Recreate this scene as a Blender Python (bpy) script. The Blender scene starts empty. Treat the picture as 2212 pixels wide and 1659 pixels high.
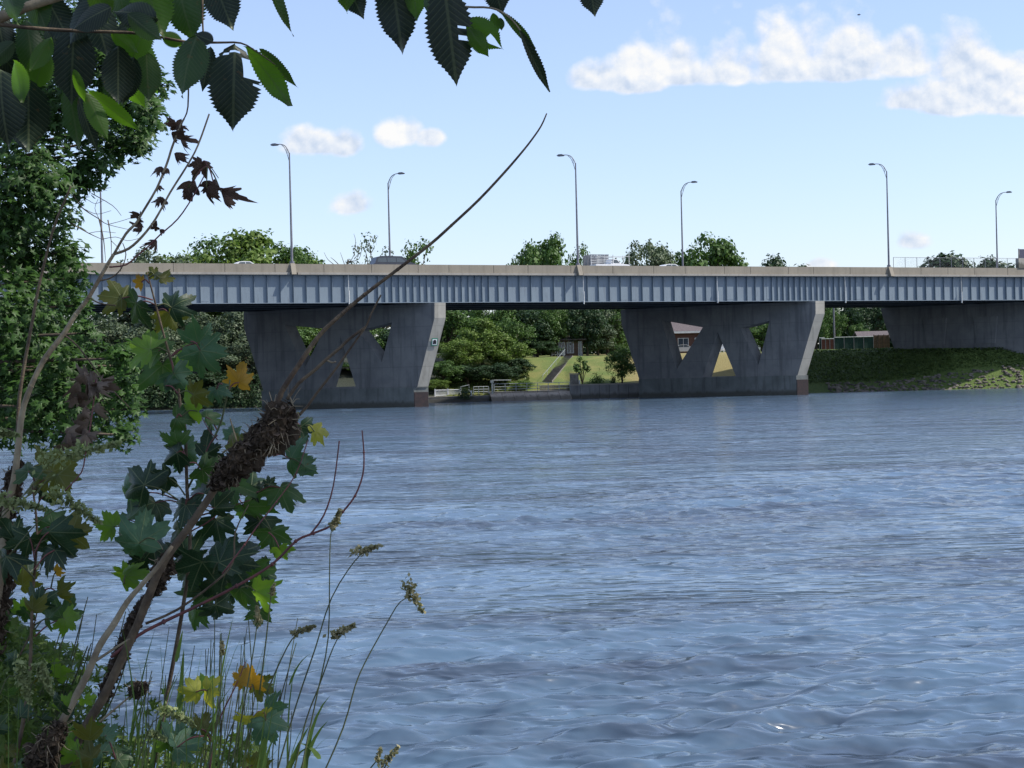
import bpy, math, random
import numpy as np
from mathutils import Vector, Matrix, noise
random.seed(7); RNG = np.random.default_rng(11)
C = bpy.context.scene.collection
SC = bpy.context.scene
R = math.radians

# ------------------------------------------------------------------ camera
FP, CX, CY = 3500.0, 1106.0, 829.5            # focal length and centre in a 2212x1659 frame
CAMLOC = Vector((0, 0, 2.6)); PITCH = -math.atan(14.5/FP); ROLL = -R(1.4)
cam = bpy.data.objects.new('camera', bpy.data.cameras.new('camera')); C.objects.link(cam)
CM = Matrix.Rotation(R(90)+PITCH, 3, 'X') @ Matrix.Rotation(ROLL, 3, 'Z')
cam.matrix_world = Matrix.Translation(CAMLOC) @ CM.to_4x4()
cam.data.sensor_width = 36; cam.data.lens = 36*FP/2212
cam.data.clip_start = 0.05; cam.data.clip_end = 8000
SC.camera = cam
def ray(x, y): return CM @ Vector(((x-CX)/FP, -(y-CY)/FP, -1.0))
def P(x, y, Y):                                # the point seen at (x,y), Y metres out over the river
    d = ray(x, y); return CAMLOC + d*(Y/d.y)

# ------------------------------------------------------------------ light, sky
SUN_H = Vector((0.98, -0.12)).normalized(); ELEV = R(46)
sund = Vector((SUN_H.x*math.cos(ELEV), SUN_H.y*math.cos(ELEV), math.sin(ELEV)))
sl = bpy.data.lights.new('sun', 'SUN'); sl.energy = 3.7; sl.angle = R(0.53); sl.color = (1.0, .95, .86)
so = bpy.data.objects.new('sun', sl); C.objects.link(so)
so.rotation_euler = sund.to_track_quat('Z', 'Y').to_euler()
SC.view_settings.view_transform = 'Standard'; SC.view_settings.look = 'None'
SC.view_settings.exposure = 0.62; SC.view_settings.gamma = 1.0
SC.render.engine = 'CYCLES'
SC.cycles.max_bounces = 5; SC.cycles.diffuse_bounces = 2; SC.cycles.glossy_bounces = 2; SC.cycles.transmission_bounces = 3; SC.cycles.transparent_max_bounces = 4

world = bpy.data.worlds.new('World'); SC.world = world; world.use_nodes = True
class NT:
    def __init__(s, nt): s.nt = nt; nt.nodes.clear()
    def n(s, t, **k):
        o = s.nt.nodes.new(t)
        for a, b in k.items(): setattr(o, a, b)
        return o
    def put(s, sock, v):
        if v is None: return
        if hasattr(v, 'is_output'): s.nt.links.new(v, sock)
        else: sock.default_value = v
    def m(s, op, a, b=None, c=None, clamp=False):
        o = s.n('ShaderNodeMath', operation=op, use_clamp=clamp)
        s.put(o.inputs[0], a); s.put(o.inputs[1], b); s.put(o.inputs[2], c); return o.outputs[0]
    def vm(s, op, a, b=None):
        o = s.n('ShaderNodeVectorMath', operation=op); s.put(o.inputs[0], a); s.put(o.inputs[1], b); return o.outputs[0]
    def noise(s, vec, scale, detail=4, rough=.55, dist=0):
        o = s.n('ShaderNodeTexNoise'); s.put(o.inputs['Vector'], vec); o.inputs['Scale'].default_value = scale
        o.inputs['Detail'].default_value = detail; o.inputs['Roughness'].default_value = rough; o.inputs['Distortion'].default_value = dist
        return o.outputs[0]
    def ramp(s, v, pts):
        o = s.n('ShaderNodeValToRGB'); s.put(o.inputs[0], v); e = o.color_ramp.elements
        while len(e) < len(pts): e.new(.5)
        for i, (p, c) in enumerate(pts): e[i].position = p; e[i].color = (*c, 1) if len(c) == 3 else c
        return o.outputs[0]
    def mix(s, f, a, b, bt='MIX'):
        o = s.n('ShaderNodeMix', data_type='RGBA', blend_type=bt)
        s.put(o.inputs[0], f); s.put(o.inputs[6], (*a, 1) if isinstance(a, tuple) else a); s.put(o.inputs[7], (*b, 1) if isinstance(b, tuple) else b)
        return o.outputs[2]
    def smooth(s, v, a, b):
        o = s.n('ShaderNodeMapRange', interpolation_type='SMOOTHSTEP'); s.put(o.inputs[0], v)
        o.inputs[1].default_value = a; o.inputs[2].default_value = b; return o.outputs[0]

w = NT(world.node_tree)
sky = w.n('ShaderNodeTexSky', sky_type='NISHITA'); sky.sun_disc = False
sky.sun_elevation = ELEV; sky.sun_rotation = math.atan2(SUN_H.x, SUN_H.y)
sky.altitude = 50; sky.air_density = 1.0; sky.dust_density = 0.9; sky.ozone_density = 3.0
tc = w.n('ShaderNodeTexCoord').outputs['Generated']
sp = w.n('ShaderNodeSeparateXYZ'); w.put(sp.inputs[0], tc)
yy = w.m('MAXIMUM', sp.outputs[1], .05)
uu = w.m('DIVIDE', sp.outputs[0], yy); vv = w.m('DIVIDE', sp.outputs[2], yy)
CLOUDS = [(1290,180,75,66),(1380,182,90,118),(1470,170,95,155),(1580,170,120,172),(1700,164,135,200),(1830,162,120,165),
          (1950,150,110,100),(2090,160,120,118),(2220,165,100,105),(1950,225,80,58),(2060,232,115,110),(2180,233,110,130),
          (675,320,88,60),(740,320,46,40),(868,296,54,60),(928,298,42,24),(760,448,58,44),(1968,524,48,30),(1772,574,44,20)]
cv = w.n('ShaderNodeCombineXYZ'); w.put(cv.inputs[0], uu); w.put(cv.inputs[1], vv)
def billow(vec):
    n1 = w.noise(vec, 17, 7, .62, 0); o = w.n('ShaderNodeTexVoronoi', feature='F1'); w.put(o.inputs['Vector'], vec); o.inputs['Scale'].default_value = 34
    o2 = w.n('ShaderNodeTexVoronoi', feature='F1'); w.put(o2.inputs['Vector'], vec); o2.inputs['Scale'].default_value = 85
    return w.m('ADD', n1, w.m('ADD', w.m('MULTIPLY', w.m('SUBTRACT', .42, o.outputs['Distance']), .38), w.m('MULTIPLY', w.m('SUBTRACT', .42, o2.outputs['Distance']), .16)))
big = billow(cv.outputs[0])
big2 = billow(w.vm('ADD', cv.outputs[0], (.0022, .0042, 0)))
fld = None
for (cx, cb, rx, up) in CLOUDS:
    d = ray(cx, cb); u0, v0 = d.x/d.y, d.z/d.y
    dx = w.m('MULTIPLY', w.m('SUBTRACT', uu, u0), FP/rx)
    dy = w.m('SUBTRACT', vv, v0)
    dy = w.m('MAXIMUM', w.m('MULTIPLY', dy, FP/up), w.m('MULTIPLY', dy, -FP/22.0))
    r2 = w.m('ADD', w.m('MULTIPLY', dx, dx), w.m('MULTIPLY', dy, dy))
    f = w.m('SUBTRACT', 1.0, w.m('SQRT', r2))
    fld = f if fld is None else w.m('SMOOTH_MAX', fld, f, .12)
edge = w.m('ADD', fld, w.m('MULTIPLY', w.m('SUBTRACT', big, .40), 1.5))
cmask = w.smooth(edge, -.04, .56)
fine = w.noise(cv.outputs[0], 20, 4, .6, 0)
lit = w.m('ADD', .5, w.m('MULTIPLY', w.m('SUBTRACT', big, big2), 2.6))
cshade = w.ramp(w.m('ADD', w.m('MULTIPLY', lit, .55), w.m('ADD', w.m('MULTIPLY', fine, .42), w.m('MULTIPLY', edge, -.03))), [(.28, (.62, .72, .88)), (.46, (.84, .89, .97)), (.62, (1.02, 1.01, .99))])
b1 = w.n('ShaderNodeBackground'); b1.inputs[1].default_value = 0.14
tint = w.mix(.5, sky.outputs[0], (0.98, 0.88, 1.02), 'MULTIPLY')
w.put(b1.inputs[0], tint)
b2 = w.n('ShaderNodeBackground'); w.put(b2.inputs[0], w.mix(cmask, (.78, .88, 1.08), cshade)); b2.inputs[1].default_value = 0.64
veil = w.m('MULTIPLY', w.smooth(sp.outputs[2], .24, .5), w.smooth(w.noise(tc, 3.0, 3, .6, 0), .30, .62))   # thin high cloud added out of view to brighten the water
cm_all = w.m('MAXIMUM', w.m('MULTIPLY', cmask, .95), w.m('MAXIMUM', w.m('MULTIPLY', veil, .55), .18))
ms = w.n('ShaderNodeMixShader'); w.put(ms.inputs[0], cm_all); w.nt.links.new(b1.outputs[0], ms.inputs[1]); w.nt.links.new(b2.outputs[0], ms.inputs[2])
wo = w.n('ShaderNodeOutputWorld'); w.nt.links.new(ms.outputs[0], wo.inputs[0])

try: world.cycles.sampling_method = 'MANUAL'; world.cycles.sample_map_resolution = 512
except Exception: pass

# ------------------------------------------------------------------ materials
def mat(name, fn):
    m = bpy.data.materials.new(name); m.use_nodes = True; t = NT(m.node_tree)
    out = t.n('ShaderNodeOutputMaterial'); sh = fn(t); t.nt.links.new(sh, out.inputs[0]); return m
def princ(t, col, rough=.8, bump=None, bs=.3, metal=0, spec=.5, bd=.02):
    p = t.n('ShaderNodeBsdfPrincipled'); t.put(p.inputs['Base Color'], (*col, 1) if isinstance(col, tuple) else col)
    t.put(p.inputs['Roughness'], rough); p.inputs['Metallic'].default_value = metal; p.inputs['Specular IOR Level'].default_value = spec
    if bump is not None:
        b = t.n('ShaderNodeBump'); b.inputs['Strength'].default_value = bs; b.inputs['Distance'].default_value = bd
        t.put(b.inputs['Height'], bump); t.put(p.inputs['Normal'], b.outputs[0])
    return p.outputs[0]
def pos(t): return t.n('ShaderNodeNewGeometry').outputs['Position']
def objc(t): return t.n('ShaderNodeTexCoord').outputs['Object']
def scaled(t, v, s): return t.vm('MULTIPLY', v, s)
def simple(name, a, b, scale=3, rough=.7, metal=0, spec=.4, bs=.2):
    def f(t):
        n = t.noise(objc(t), scale, 5)
        return princ(t, t.mix(t.smooth(n, .3, .7), a, b), rough, n, bs, metal, spec)
    return mat(name, f)
def concrete(name, a, b, stain, amt=.6, joints=False):
    def f(t):
        o = objc(t); n = t.noise(o, .5, 6, .65); n2 = t.noise(o, 6, 4)
        st = t.noise(scaled(t, o, (1.6, 1.6, .12)), 1.3, 5, .6)
        c = t.mix(t.smooth(n, .3, .7), a, b)
        c = t.mix(t.m('MULTIPLY', t.smooth(st, .48, .68), amt), c, stain)
        c = t.mix(t.m('MULTIPLY', n2, .25), c, tuple(x*.6 for x in a))
        sz_ = t.n('ShaderNodeSeparateXYZ'); t.put(sz_.inputs[0], o)
        c = t.mix(t.m('MULTIPLY', t.smooth(t.m('ADD', sz_.outputs[2], t.m('MULTIPLY', st, .9)), 1.15, .75), .75), c, (.045,.042,.03))
        if joints:
            sx = t.n('ShaderNodeSeparateXYZ'); t.put(sx.inputs[0], o)
            fr = t.m('FRACT', t.m('DIVIDE', sx.outputs[2], 1.9))
            ln = t.m('LESS_THAN', fr, .025)
            c = t.mix(t.m('MULTIPLY', ln, .45), c, stain)
        return princ(t, c, .9, n2, .25)
    return mat(name, f)
M = {}
M['parapet'] = concrete('parapet_concrete', (.27,.24,.19), (.22,.195,.155), (.125,.11,.085), .35)
M['lip'] = concrete('lip_concrete', (.33,.31,.27), (.27,.25,.22), (.17,.15,.13), .4)
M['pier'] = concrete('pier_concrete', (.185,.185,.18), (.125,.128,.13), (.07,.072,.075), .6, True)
M['pier_end'] = concrete('sunlit_pier_concrete', (.38,.36,.31), (.29,.28,.245), (.17,.16,.14), .5, True)  # same pier concrete, with sunlight on the end faces painted in as lighter colour
M['plinth'] = concrete('plinth_concrete', (.15,.16,.155), (.095,.105,.10), (.05,.05,.045), .6)
M['wall'] = concrete('wall_concrete', (.24,.245,.25), (.16,.165,.17), (.08,.08,.08), .5)
M['apron'] = concrete('apron_concrete', (.50,.45,.39), (.36,.32,.27), (.20,.15,.12), .5)
M['rust'] = simple('rusted_steel', (.035,.022,.022), (.02,.016,.018), 4, .85)
def gsteel(t):
    o = objc(t); n = t.noise(scaled(t, o, (1, 1, .35)), .8, 6, .6); n2 = t.noise(scaled(t, o, (6, 6, .5)), 1.5, 4, .6)
    c = t.mix(t.smooth(n, .3, .7), (.155,.195,.232), (.18,.225,.262))
    c = t.mix(t.m('MULTIPLY', t.smooth(n2, .52, .72), .5), c, (.11,.125,.15)); n3 = t.noise(scaled(t, o, (2.2, 2.2, .9)), 1.1, 6, .7)
    c = t.mix(t.m('MULTIPLY', t.smooth(n3, .66, .74), .5), c, (.14,.085,.06))
    return princ(t, c, .55, n2, .05, 0, .4)
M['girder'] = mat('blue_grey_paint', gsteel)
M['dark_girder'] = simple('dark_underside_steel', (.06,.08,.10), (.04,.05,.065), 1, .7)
M['asphalt'] = simple('asphalt', (.06,.06,.06), (.045,.045,.045), 8, .9)
M['pole'] = simple('galvanised_pole', (.20,.20,.22), (.15,.15,.17), 3, .5, .5)
M['paleSteel'] = simple('pale_pipe', (.55,.56,.55), (.42,.43,.42), 3, .5, .2)
M['white'] = simple('white_paint', (.78,.79,.8), (.70,.71,.72), 2, .35, 0, .5, .02)
M['offwhite'] = simple('weathered_white_paint', (.62,.64,.64), (.48,.50,.50), 3, .6)
M['carsilver'] = simple('silver_car_paint', (.5,.51,.53), (.46,.47,.49), 2, .3, .4, .5, .01)
M['cardark'] = simple('dark_car_paint', (.05,.055,.07), (.04,.045,.06), 2, .3, .2, .5, .01)
M['glass'] = simple('window_glass', (.05,.07,.09), (.035,.05,.07), 1, .12, 0, .7, .01)
M['tyre'] = simple('tyre_rubber', (.02,.02,.02), (.03,.03,.03), 3, .85)
M['greybox'] = simple('grey_slatted_steel', (.20,.21,.23), (.15,.16,.18), 3, .6, .2)
M['rail'] = simple('grey_railing_steel', (.42,.45,.44), (.33,.36,.35), 4, .5, .3)
M['brick'] = None
def brickf(t):
    o = t.n('ShaderNodeTexBrick'); cb = t.n('ShaderNodeCombineXYZ'); sx = t.n('ShaderNodeSeparateXYZ'); t.put(sx.inputs[0], objc(t)); t.put(cb.inputs[0], t.m('ADD', sx.outputs[0], sx.outputs[1])); t.put(cb.inputs[1], sx.outputs[2]); t.put(o.inputs['Vector'], cb.outputs[0]); o.inputs['Scale'].default_value = 3
    o.inputs['Color1'].default_value = (.10,.045,.035,1); o.inputs['Color2'].default_value = (.075,.035,.028,1); o.inputs['Mortar'].default_value = (.09,.07,.06,1)
    return princ(t, o.outputs[0], .9)
M['brick'] = mat('red_brick', brickf)
M['shingle'] = simple('roof_shingles', (.14,.115,.115), (.09,.075,.08), 5, .9)
M['brownwood'] = simple('brown_clapboard', (.12,.075,.05), (.08,.05,.035), 4, .85)
M['redwood'] = simple('red_painted_boards', (.17,.055,.04), (.12,.045,.035), 3, .8)
M['greenfence'] = simple('green_fence_mesh', (.015,.05,.042), (.012,.035,.03), 3, .8)
M['stone'] = simple('grey_stone', (.26,.25,.23), (.15,.145,.135), 2.5, .9, 0, .3, .6)
M['rock'] = simple('pale_limestone_rock', (.24,.21,.17), (.07,.065,.06), 1.3, .9, 0, .3, .6)
M['steps'] = simple('grey_stone_steps', (.22,.205,.18), (.13,.12,.105), 5, .9)
M['bark'] = simple('grey_brown_bark', (.12,.095,.07), (.06,.048,.038), 8, .95, 0, .2, .6)
M['wood_pale'] = simple('pale_dead_wood', (.34,.29,.20), (.15,.12,.085), 22, .85, 0, .2, .4)
M['wood_brown'] = simple('brown_twig_bark', (.16,.125,.085), (.07,.052,.04), 30, .85, 0, .2, .4)
M['wood_red'] = simple('reddish_twig_bark', (.19,.065,.06), (.10,.04,.045), 30, .6, 0, .4, .3)
M['stem_green'] = simple('green_stem', (.11,.13,.05), (.06,.07,.035), 20, .7)
M['signgreen'] = simple('green_sign_border', (.03,.22,.14), (.03,.18,.12), 3, .5)
M['black'] = simple('black_paint', (.015,.015,.018), (.012,.012,.014), 3, .5)
M['signback'] = simple('dark_sign_panel', (.06,.06,.10), (.05,.05,.08), 3, .5)
M['debris'] = simple('muddy_debris', (.085,.062,.042), (.035,.027,.02), 26, .95, 0, .2, .8)

def foliage(name, dark, light, trans=.35, rough=.55, spec=.3):
    def f(t):
        g = t.n('ShaderNodeNewGeometry'); r = g.outputs['Random Per Island']
        big = t.noise(g.outputs['Position'], .45, 3)
        k = t.m('ADD', t.m('MULTIPLY', r, .65), t.m('MULTIPLY', big, .5), clamp=True)
        c = t.mix(k, dark, light)
        p = t.n('ShaderNodeBsdfPrincipled'); t.put(p.inputs['Base Color'], c); p.inputs['Roughness'].default_value = rough; p.inputs['Specular IOR Level'].default_value = spec
        tr = t.n('ShaderNodeBsdfTranslucent'); t.put(tr.inputs[0], t.mix(.5, c, (.6, 1.0, .15), 'MULTIPLY') if True else c)
        m = t.n('ShaderNodeMixShader'); m.inputs[0].default_value = trans
        t.nt.links.new(p.outputs[0], m.inputs[1]); t.nt.links.new(tr.outputs[0], m.inputs[2]); return m.outputs[0]
    return mat(name, f)
M['fol_mid'] = foliage('mid_green_foliage', (.028,.068,.015), (.10,.175,.038), .25)
M['fol_yel'] = foliage('yellow_green_foliage', (.055,.11,.02), (.175,.245,.05), .3)
M['fol_dark'] = foliage('dark_green_foliage', (.014,.035,.014), (.045,.085,.03), .2)
M['fol_grey'] = foliage('grey_green_foliage', (.045,.07,.035), (.12,.155,.085), .2)
M['fol_maple'] = foliage('maple_foliage', (.012,.035,.009), (.06,.13,.024), .35, .5, .3)
M['ground_cover'] = foliage('bank_herbs', (.03,.06,.015), (.10,.15,.035), .2)

def leafmat(name, c1, c2, tcol, kind='maple', trans=.4, rough=.42, vein=(.25,.30,.14), blotch=None):
    def f(t):
        uv = t.n('ShaderNodeUVMap').outputs[0]; s = t.n('ShaderNodeSeparateXYZ'); t.put(s.inputs[0], uv)
        x = t.m('ABSOLUTE', s.outputs[0]); y = s.outputs[1]
        if kind == 'elm':
            ph = t.m('MULTIPLY', t.m('SUBTRACT', y, t.m('MULTIPLY', x, .85)), 15.0)
            side = t.m('ABSOLUTE', t.m('SUBTRACT', t.m('FRACT', ph), .5))
            v = t.smooth(side, .40, .5); mid = t.smooth(x, .022, .006); v = t.m('MAXIMUM', v, mid)
            h = t.m('MULTIPLY', side, -1.0)
        else:
            an = t.m('ARCTAN2', x, y); v = None
            rr = t.m('SQRT', t.m('ADD', t.m('MULTIPLY', x, x), t.m('MULTIPLY', y, y)))
            for a in (0, R(50), R(100)):
                d = t.m('MULTIPLY', t.m('ABSOLUTE', t.m('SUBTRACT', an, a)), rr)
                q = t.smooth(d, .022, .005); v = q if v is None else t.m('MAXIMUM', v, q)
            ph = t.m('FRACT', t.m('MULTIPLY', t.m('SUBTRACT', rr, t.m('MULTIPLY', t.m('ABSOLUTE', t.m('SUBTRACT', t.m('FRACT', t.m('DIVIDE', an, R(50))), .5)), -.4)), 9.0))
            q = t.m('MULTIPLY', t.smooth(t.m('ABSOLUTE', t.m('SUBTRACT', ph, .5)), .43, .5), .4); v = t.m('MAXIMUM', v, q)
            h = t.m('MULTIPLY', v, -1.0)
        n = t.noise(objc(t), 35, 4)
        c = t.mix(t.smooth(n, .3, .7), c1, c2)
        oi = t.n('ShaderNodeObjectInfo'); c = t.mix(.55, c, t.ramp(oi.outputs['Random'], [(0, (.35,.35,.35)), (1, (1.0,1.0,.9))]), 'MULTIPLY')
        c = t.mix(t.m('MULTIPLY', t.smooth(t.noise(objc(t), 90, 3, .6), .66, .70), .8), c, (.07,.05,.02))
        if blotch: c = t.mix(t.smooth(t.noise(objc(t), 60, 3), .55, .65), c, blotch)
        c = t.mix(t.m('MULTIPLY', v, .22 if kind == 'elm' else .4), c, vein)
        p = t.n('ShaderNodeBsdfPrincipled'); t.put(p.inputs['Base Color'], c); p.inputs['Roughness'].default_value = rough; p.inputs['Specular IOR Level'].default_value = .32
        b = t.n('ShaderNodeBump'); b.inputs['Strength'].default_value = .22 if kind == 'elm' else .4; b.inputs['Distance'].default_value = .0012; t.put(b.inputs['Height'], h); t.put(p.inputs['Normal'], b.outputs[0])
        tr = t.n('ShaderNodeBsdfTranslucent'); t.put(tr.inputs[0], t.mix(t.m('MULTIPLY', v, .5), tcol, tuple(k*.4 for k in tcol)))
        m = t.n('ShaderNodeMixShader'); m.inputs[0].default_value = trans
        t.nt.links.new(p.outputs[0], m.inputs[1]); t.nt.links.new(tr.outputs[0], m.inputs[2]); return m.outputs[0]
    return mat(name, f)
M['elm'] = leafmat('elm_leaf', (.02,.045,.022), (.036,.068,.03), (.07,.17,.012), 'elm', .3)
M['elm_dark'] = leafmat('dark_elm_leaf', (.009,.022,.014), (.017,.034,.02), (.012,.03,.008), 'elm', .15)
M['elm_bright'] = leafmat('bright_elm_leaf', (.035,.08,.015), (.05,.11,.02), (.13,.30,.015), 'elm', .5)
M['maple'] = leafmat('maple_leaf', (.03,.07,.03), (.05,.11,.045), (.10,.22,.02), 'maple', .3)
M['maple_dark'] = leafmat('dark_maple_leaf', (.014,.04,.02), (.025,.06,.03), (.03,.08,.012), 'maple', .2)
M['maple_bright'] = leafmat('bright_maple_leaf', (.07,.15,.03), (.11,.21,.04), (.26,.46,.03), 'maple', .5)
M['maple_blue'] = leafmat('blue_green_maple_leaf', (.06,.13,.08), (.09,.18,.11), (.08,.2,.04), 'maple', .25)
M['maple_olive'] = leafmat('olive_maple_leaf', (.055,.075,.02), (.09,.09,.025), (.20,.21,.02), 'maple', .4)
M['maple_orange'] = leafmat('orange_maple_leaf', (.30,.17,.02), (.16,.13,.03), (.60,.32,.02), 'maple', .5, .5, (.25,.16,.04), (.10,.07,.02))
M['maple_yellow'] = leafmat('yellow_maple_leaf', (.28,.30,.05), (.36,.36,.08), (.55,.55,.04), 'maple', .5)
M['dead_leaf'] = leafmat('dead_brown_leaf', (.10,.065,.05), (.055,.036,.03), (.12,.06,.03), 'maple', .15, .8, (.12,.09,.07))
M['dead_grey'] = leafmat('dead_grey_leaf', (.21,.165,.13), (.12,.09,.075), (.15,.09,.05), 'maple', .15, .8, (.12,.09,.07))
M['blade'] = foliage('grass_blade', (.045,.085,.025), (.15,.24,.055), .4, .5, .3)
M['herbs'] = foliage('bank_weeds', (.03,.065,.012), (.14,.21,.04), .4, .5, .3)
M['seed'] = foliage('grass_seed_head', (.20,.185,.10), (.40,.36,.22), .3, .8, .2)
M['seed_green'] = foliage('green_seed_head', (.16,.20,.09), (.34,.38,.18), .3, .8, .2)

def lawnf(t):
    p = pos(t); n = t.noise(p, .35, 6, .65); n2 = t.noise(p, 9, 4, .7)
    s = t.n('ShaderNodeSeparateXYZ'); t.put(s.inputs[0], p)
    dry = t.smooth(t.m('ADD', s.outputs[0], t.m('MULTIPLY', n, 5)), 13, 18)
    c = t.mix(t.smooth(n, .35, .7), (.11,.16,.028), (.215,.205,.055))
    c = t.mix(t.m('MULTIPLY', dry, .85), c, (.31,.24,.10))
    c = t.mix(t.m('MULTIPLY', n2, .45), c, (.05,.07,.02))
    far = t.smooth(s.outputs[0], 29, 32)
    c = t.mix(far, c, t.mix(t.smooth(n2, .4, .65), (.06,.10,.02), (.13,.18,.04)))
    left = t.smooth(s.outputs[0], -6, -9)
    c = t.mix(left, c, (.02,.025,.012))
    return princ(t, c, .95, n2, .8, bd=.1)
M['lawn'] = mat('lawn_and_bank', lawnf)
M['soil'] = simple('bank_soil', (.06,.05,.035), (.035,.035,.02), 5, .95, 0, .2, .8)

def waterf(t):
    p = pos(t)
    a = t.noise(scaled(t, p, (1.0, 1.9, 1)), 2.4, 2, .6)
    b = t.noise(scaled(t, p, (1.0, 1.7, 1)), 1.15, 2, .55, .3)
    b = t.m('POWER', t.m('ABSOLUTE', t.m('MULTIPLY', t.m('SUBTRACT', b, .36), 2.6)), 1.6)      # short steep crests
    e = t.noise(scaled(t, p, (.8, 1.5, 1)), .42, 3, .6, .3)
    c = t.noise(scaled(t, p, (.22, .60, 1)), .45, 5, .72)
    amp = t.smooth(c, .40, .64)
    h = t.m('MULTIPLY', t.m('ADD', t.m('MULTIPLY', a, .5), t.m('ADD', t.m('MULTIPLY', b, 1.25), t.m('MULTIPLY', e, 1.7))), t.m('ADD', .35, t.m('MULTIPLY', amp, 1.0)))
    bmp = t.n('ShaderNodeBump'); bmp.inputs['Strength'].default_value = .75; bmp.inputs['Distance'].default_value = .075; t.put(bmp.inputs['Height'], h)
    q = t.n('ShaderNodeBsdfPrincipled')
    t.put(q.inputs['Base Color'], t.mix(amp, (.078,.13,.192), (.042,.06,.09)))
    q.inputs['Roughness'].default_value = .13; q.inputs['IOR'].default_value = 1.42; q.inputs['Specular IOR Level'].default_value = .5
    t.put(q.inputs['Normal'], bmp.outputs[0]); return q.outputs[0]
M['water'] = mat('river_water', waterf)

# ------------------------------------------------------------------ mesh helpers
def root_of(o):
    while o.parent: o = o.parent
    return o
def link(name, me, parent=None):
    o = bpy.data.objects.new(name, me); C.objects.link(o)
    if parent: o.parent = parent
    return o
def mk(name, V, F, m, parent=None, uv=None, smooth=False, local=False):
    me = bpy.data.meshes.new(name)
    V = [tuple(v) for v in V]
    if parent is not None and not local:
        inv = root_of(parent).matrix_basis.inverted(); V = [tuple(inv @ Vector(v)) for v in V]
    me.from_pydata(V, [], [tuple(f) for f in F])
    me.materials.append(M[m] if isinstance(m, str) else m)
    if uv is not None:
        l = me.uv_layers.new(name='UVMap'); idx = np.zeros(len(me.loops), dtype=np.int32); me.loops.foreach_get('vertex_index', idx)
        l.data.foreach_set('uv', np.asarray(uv, dtype=np.float32)[idx].ravel())
    if smooth: me.polygons.foreach_set('use_smooth', [True]*len(me.polygons))
    me.update(); return link(name, me, parent)
def tag(o, label=None, cat=None, group=None, kind=None):
    if label: o['label'] = label
    if cat: o['category'] = cat
    if group: o['group'] = group
    if kind: o['kind'] = kind
    return o
def thing(name, loc, label, cat, group=None, rz=0):
    o = link(name, None); o.location = loc; o.rotation_euler = (0, 0, rz); o.empty_display_size = .3
    return tag(o, label, cat, group)
class MB:
    def __init__(s): s.V = []; s.F = []
    def add(s, V, F):
        b = len(s.V); s.V += [tuple(v) for v in V]; s.F += [tuple(i+b for i in f) for f in F]; return s
    def box(s, x0, x1, y0, y1, z0, z1):
        return s.add([(x0,y0,z0),(x1,y0,z0),(x1,y1,z0),(x0,y1,z0),(x0,y0,z1),(x1,y0,z1),(x1,y1,z1),(x0,y1,z1)],
                     [(0,3,2,1),(4,5,6,7),(0,1,5,4),(1,2,6,5),(2,3,7,6),(3,0,4,7)])
    def tube(s, pts, rad, n=6, smooth=3):
        pts = [Vector(p) for p in pts]; rad = rad if isinstance(rad, (list, tuple)) else [rad]*len(pts)
        if len(rad) == 2 and len(pts) != 2: rad = [rad[0]+(rad[1]-rad[0])*i/(len(pts)-1) for i in range(len(pts))]
        if smooth > 1 and len(pts) > 2:
            Q, RR = [], []
            for i in range(len(pts)-1):
                p0 = pts[max(i-1, 0)]; p1 = pts[i]; p2 = pts[i+1]; p3 = pts[min(i+2, len(pts)-1)]
                for k in range(smooth):
                    t = k/smooth
                    Q.append(.5*((2*p1)+(p2-p0)*t+(2*p0-5*p1+4*p2-p3)*t*t+(3*p1-p0-3*p2+p3)*t**3)); RR.append(rad[i]*(1-t)+rad[i+1]*t)
            Q.append(pts[-1]); RR.append(rad[-1]); pts, rad = Q, RR
        V = []; F = []; up = Vector((.3, .2, .93)).normalized()
        for i, p in enumerate(pts):
            d = (pts[min(i+1, len(pts)-1)]-pts[max(i-1, 0)]).normalized()
            a = d.cross(up)
            if a.length < 1e-3: a = d.cross(Vector((1, 0, 0)))
            a.normalize(); b = d.cross(a); up = -b if False else up
            for k in range(n):
                t = 2*math.pi*k/n; V.append(p+(a*math.cos(t)+b*math.sin(t))*rad[i])
        for i in range(len(pts)-1):
            for k in range(n):
                F.append((i*n+k, i*n+(k+1) % n, (i+1)*n+(k+1) % n, (i+1)*n+k))
        F.append(tuple(range(n))[::-1]); F.append(tuple((len(pts)-1)*n+k for k in range(n)))
        return s.add(V, F)
    def prism(s, poly, off):                    # a planar polygon (3-D points) extruded by off
        n = len(poly); off = Vector(off)
        V = [Vector(p) for p in poly]+[Vector(p)+off for p in poly]
        return s.add(V, [tuple(range(n))[::-1], tuple(range(n, 2*n))]+[(i, (i+1) % n, n+(i+1) % n, n+i) for i in range(n)])
    def ico(s, c, r, sub=1, sc=(1,1,1), jit=0):
        import bmesh
        bm = bmesh.new(); bmesh.ops.create_icosphere(bm, subdivisions=sub, radius=1)
        V = [];
        for v in bm.verts:
            k = 1+jit*(noise.noise(v.co*2+Vector(c)*3))
            V.append((c[0]+v.co.x*r*sc[0]*k, c[1]+v.co.y*r*sc[1]*k, c[2]+v.co.z*r*sc[2]*k))
        F = [tuple(v.index for v in f.verts) for f in bm.faces]; bm.free(); return s.add(V, F)
    def build(s, name, m, parent=None, smooth=False, local=False): return mk(name, s.V, s.F, m, parent, smooth=smooth, local=local)

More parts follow.
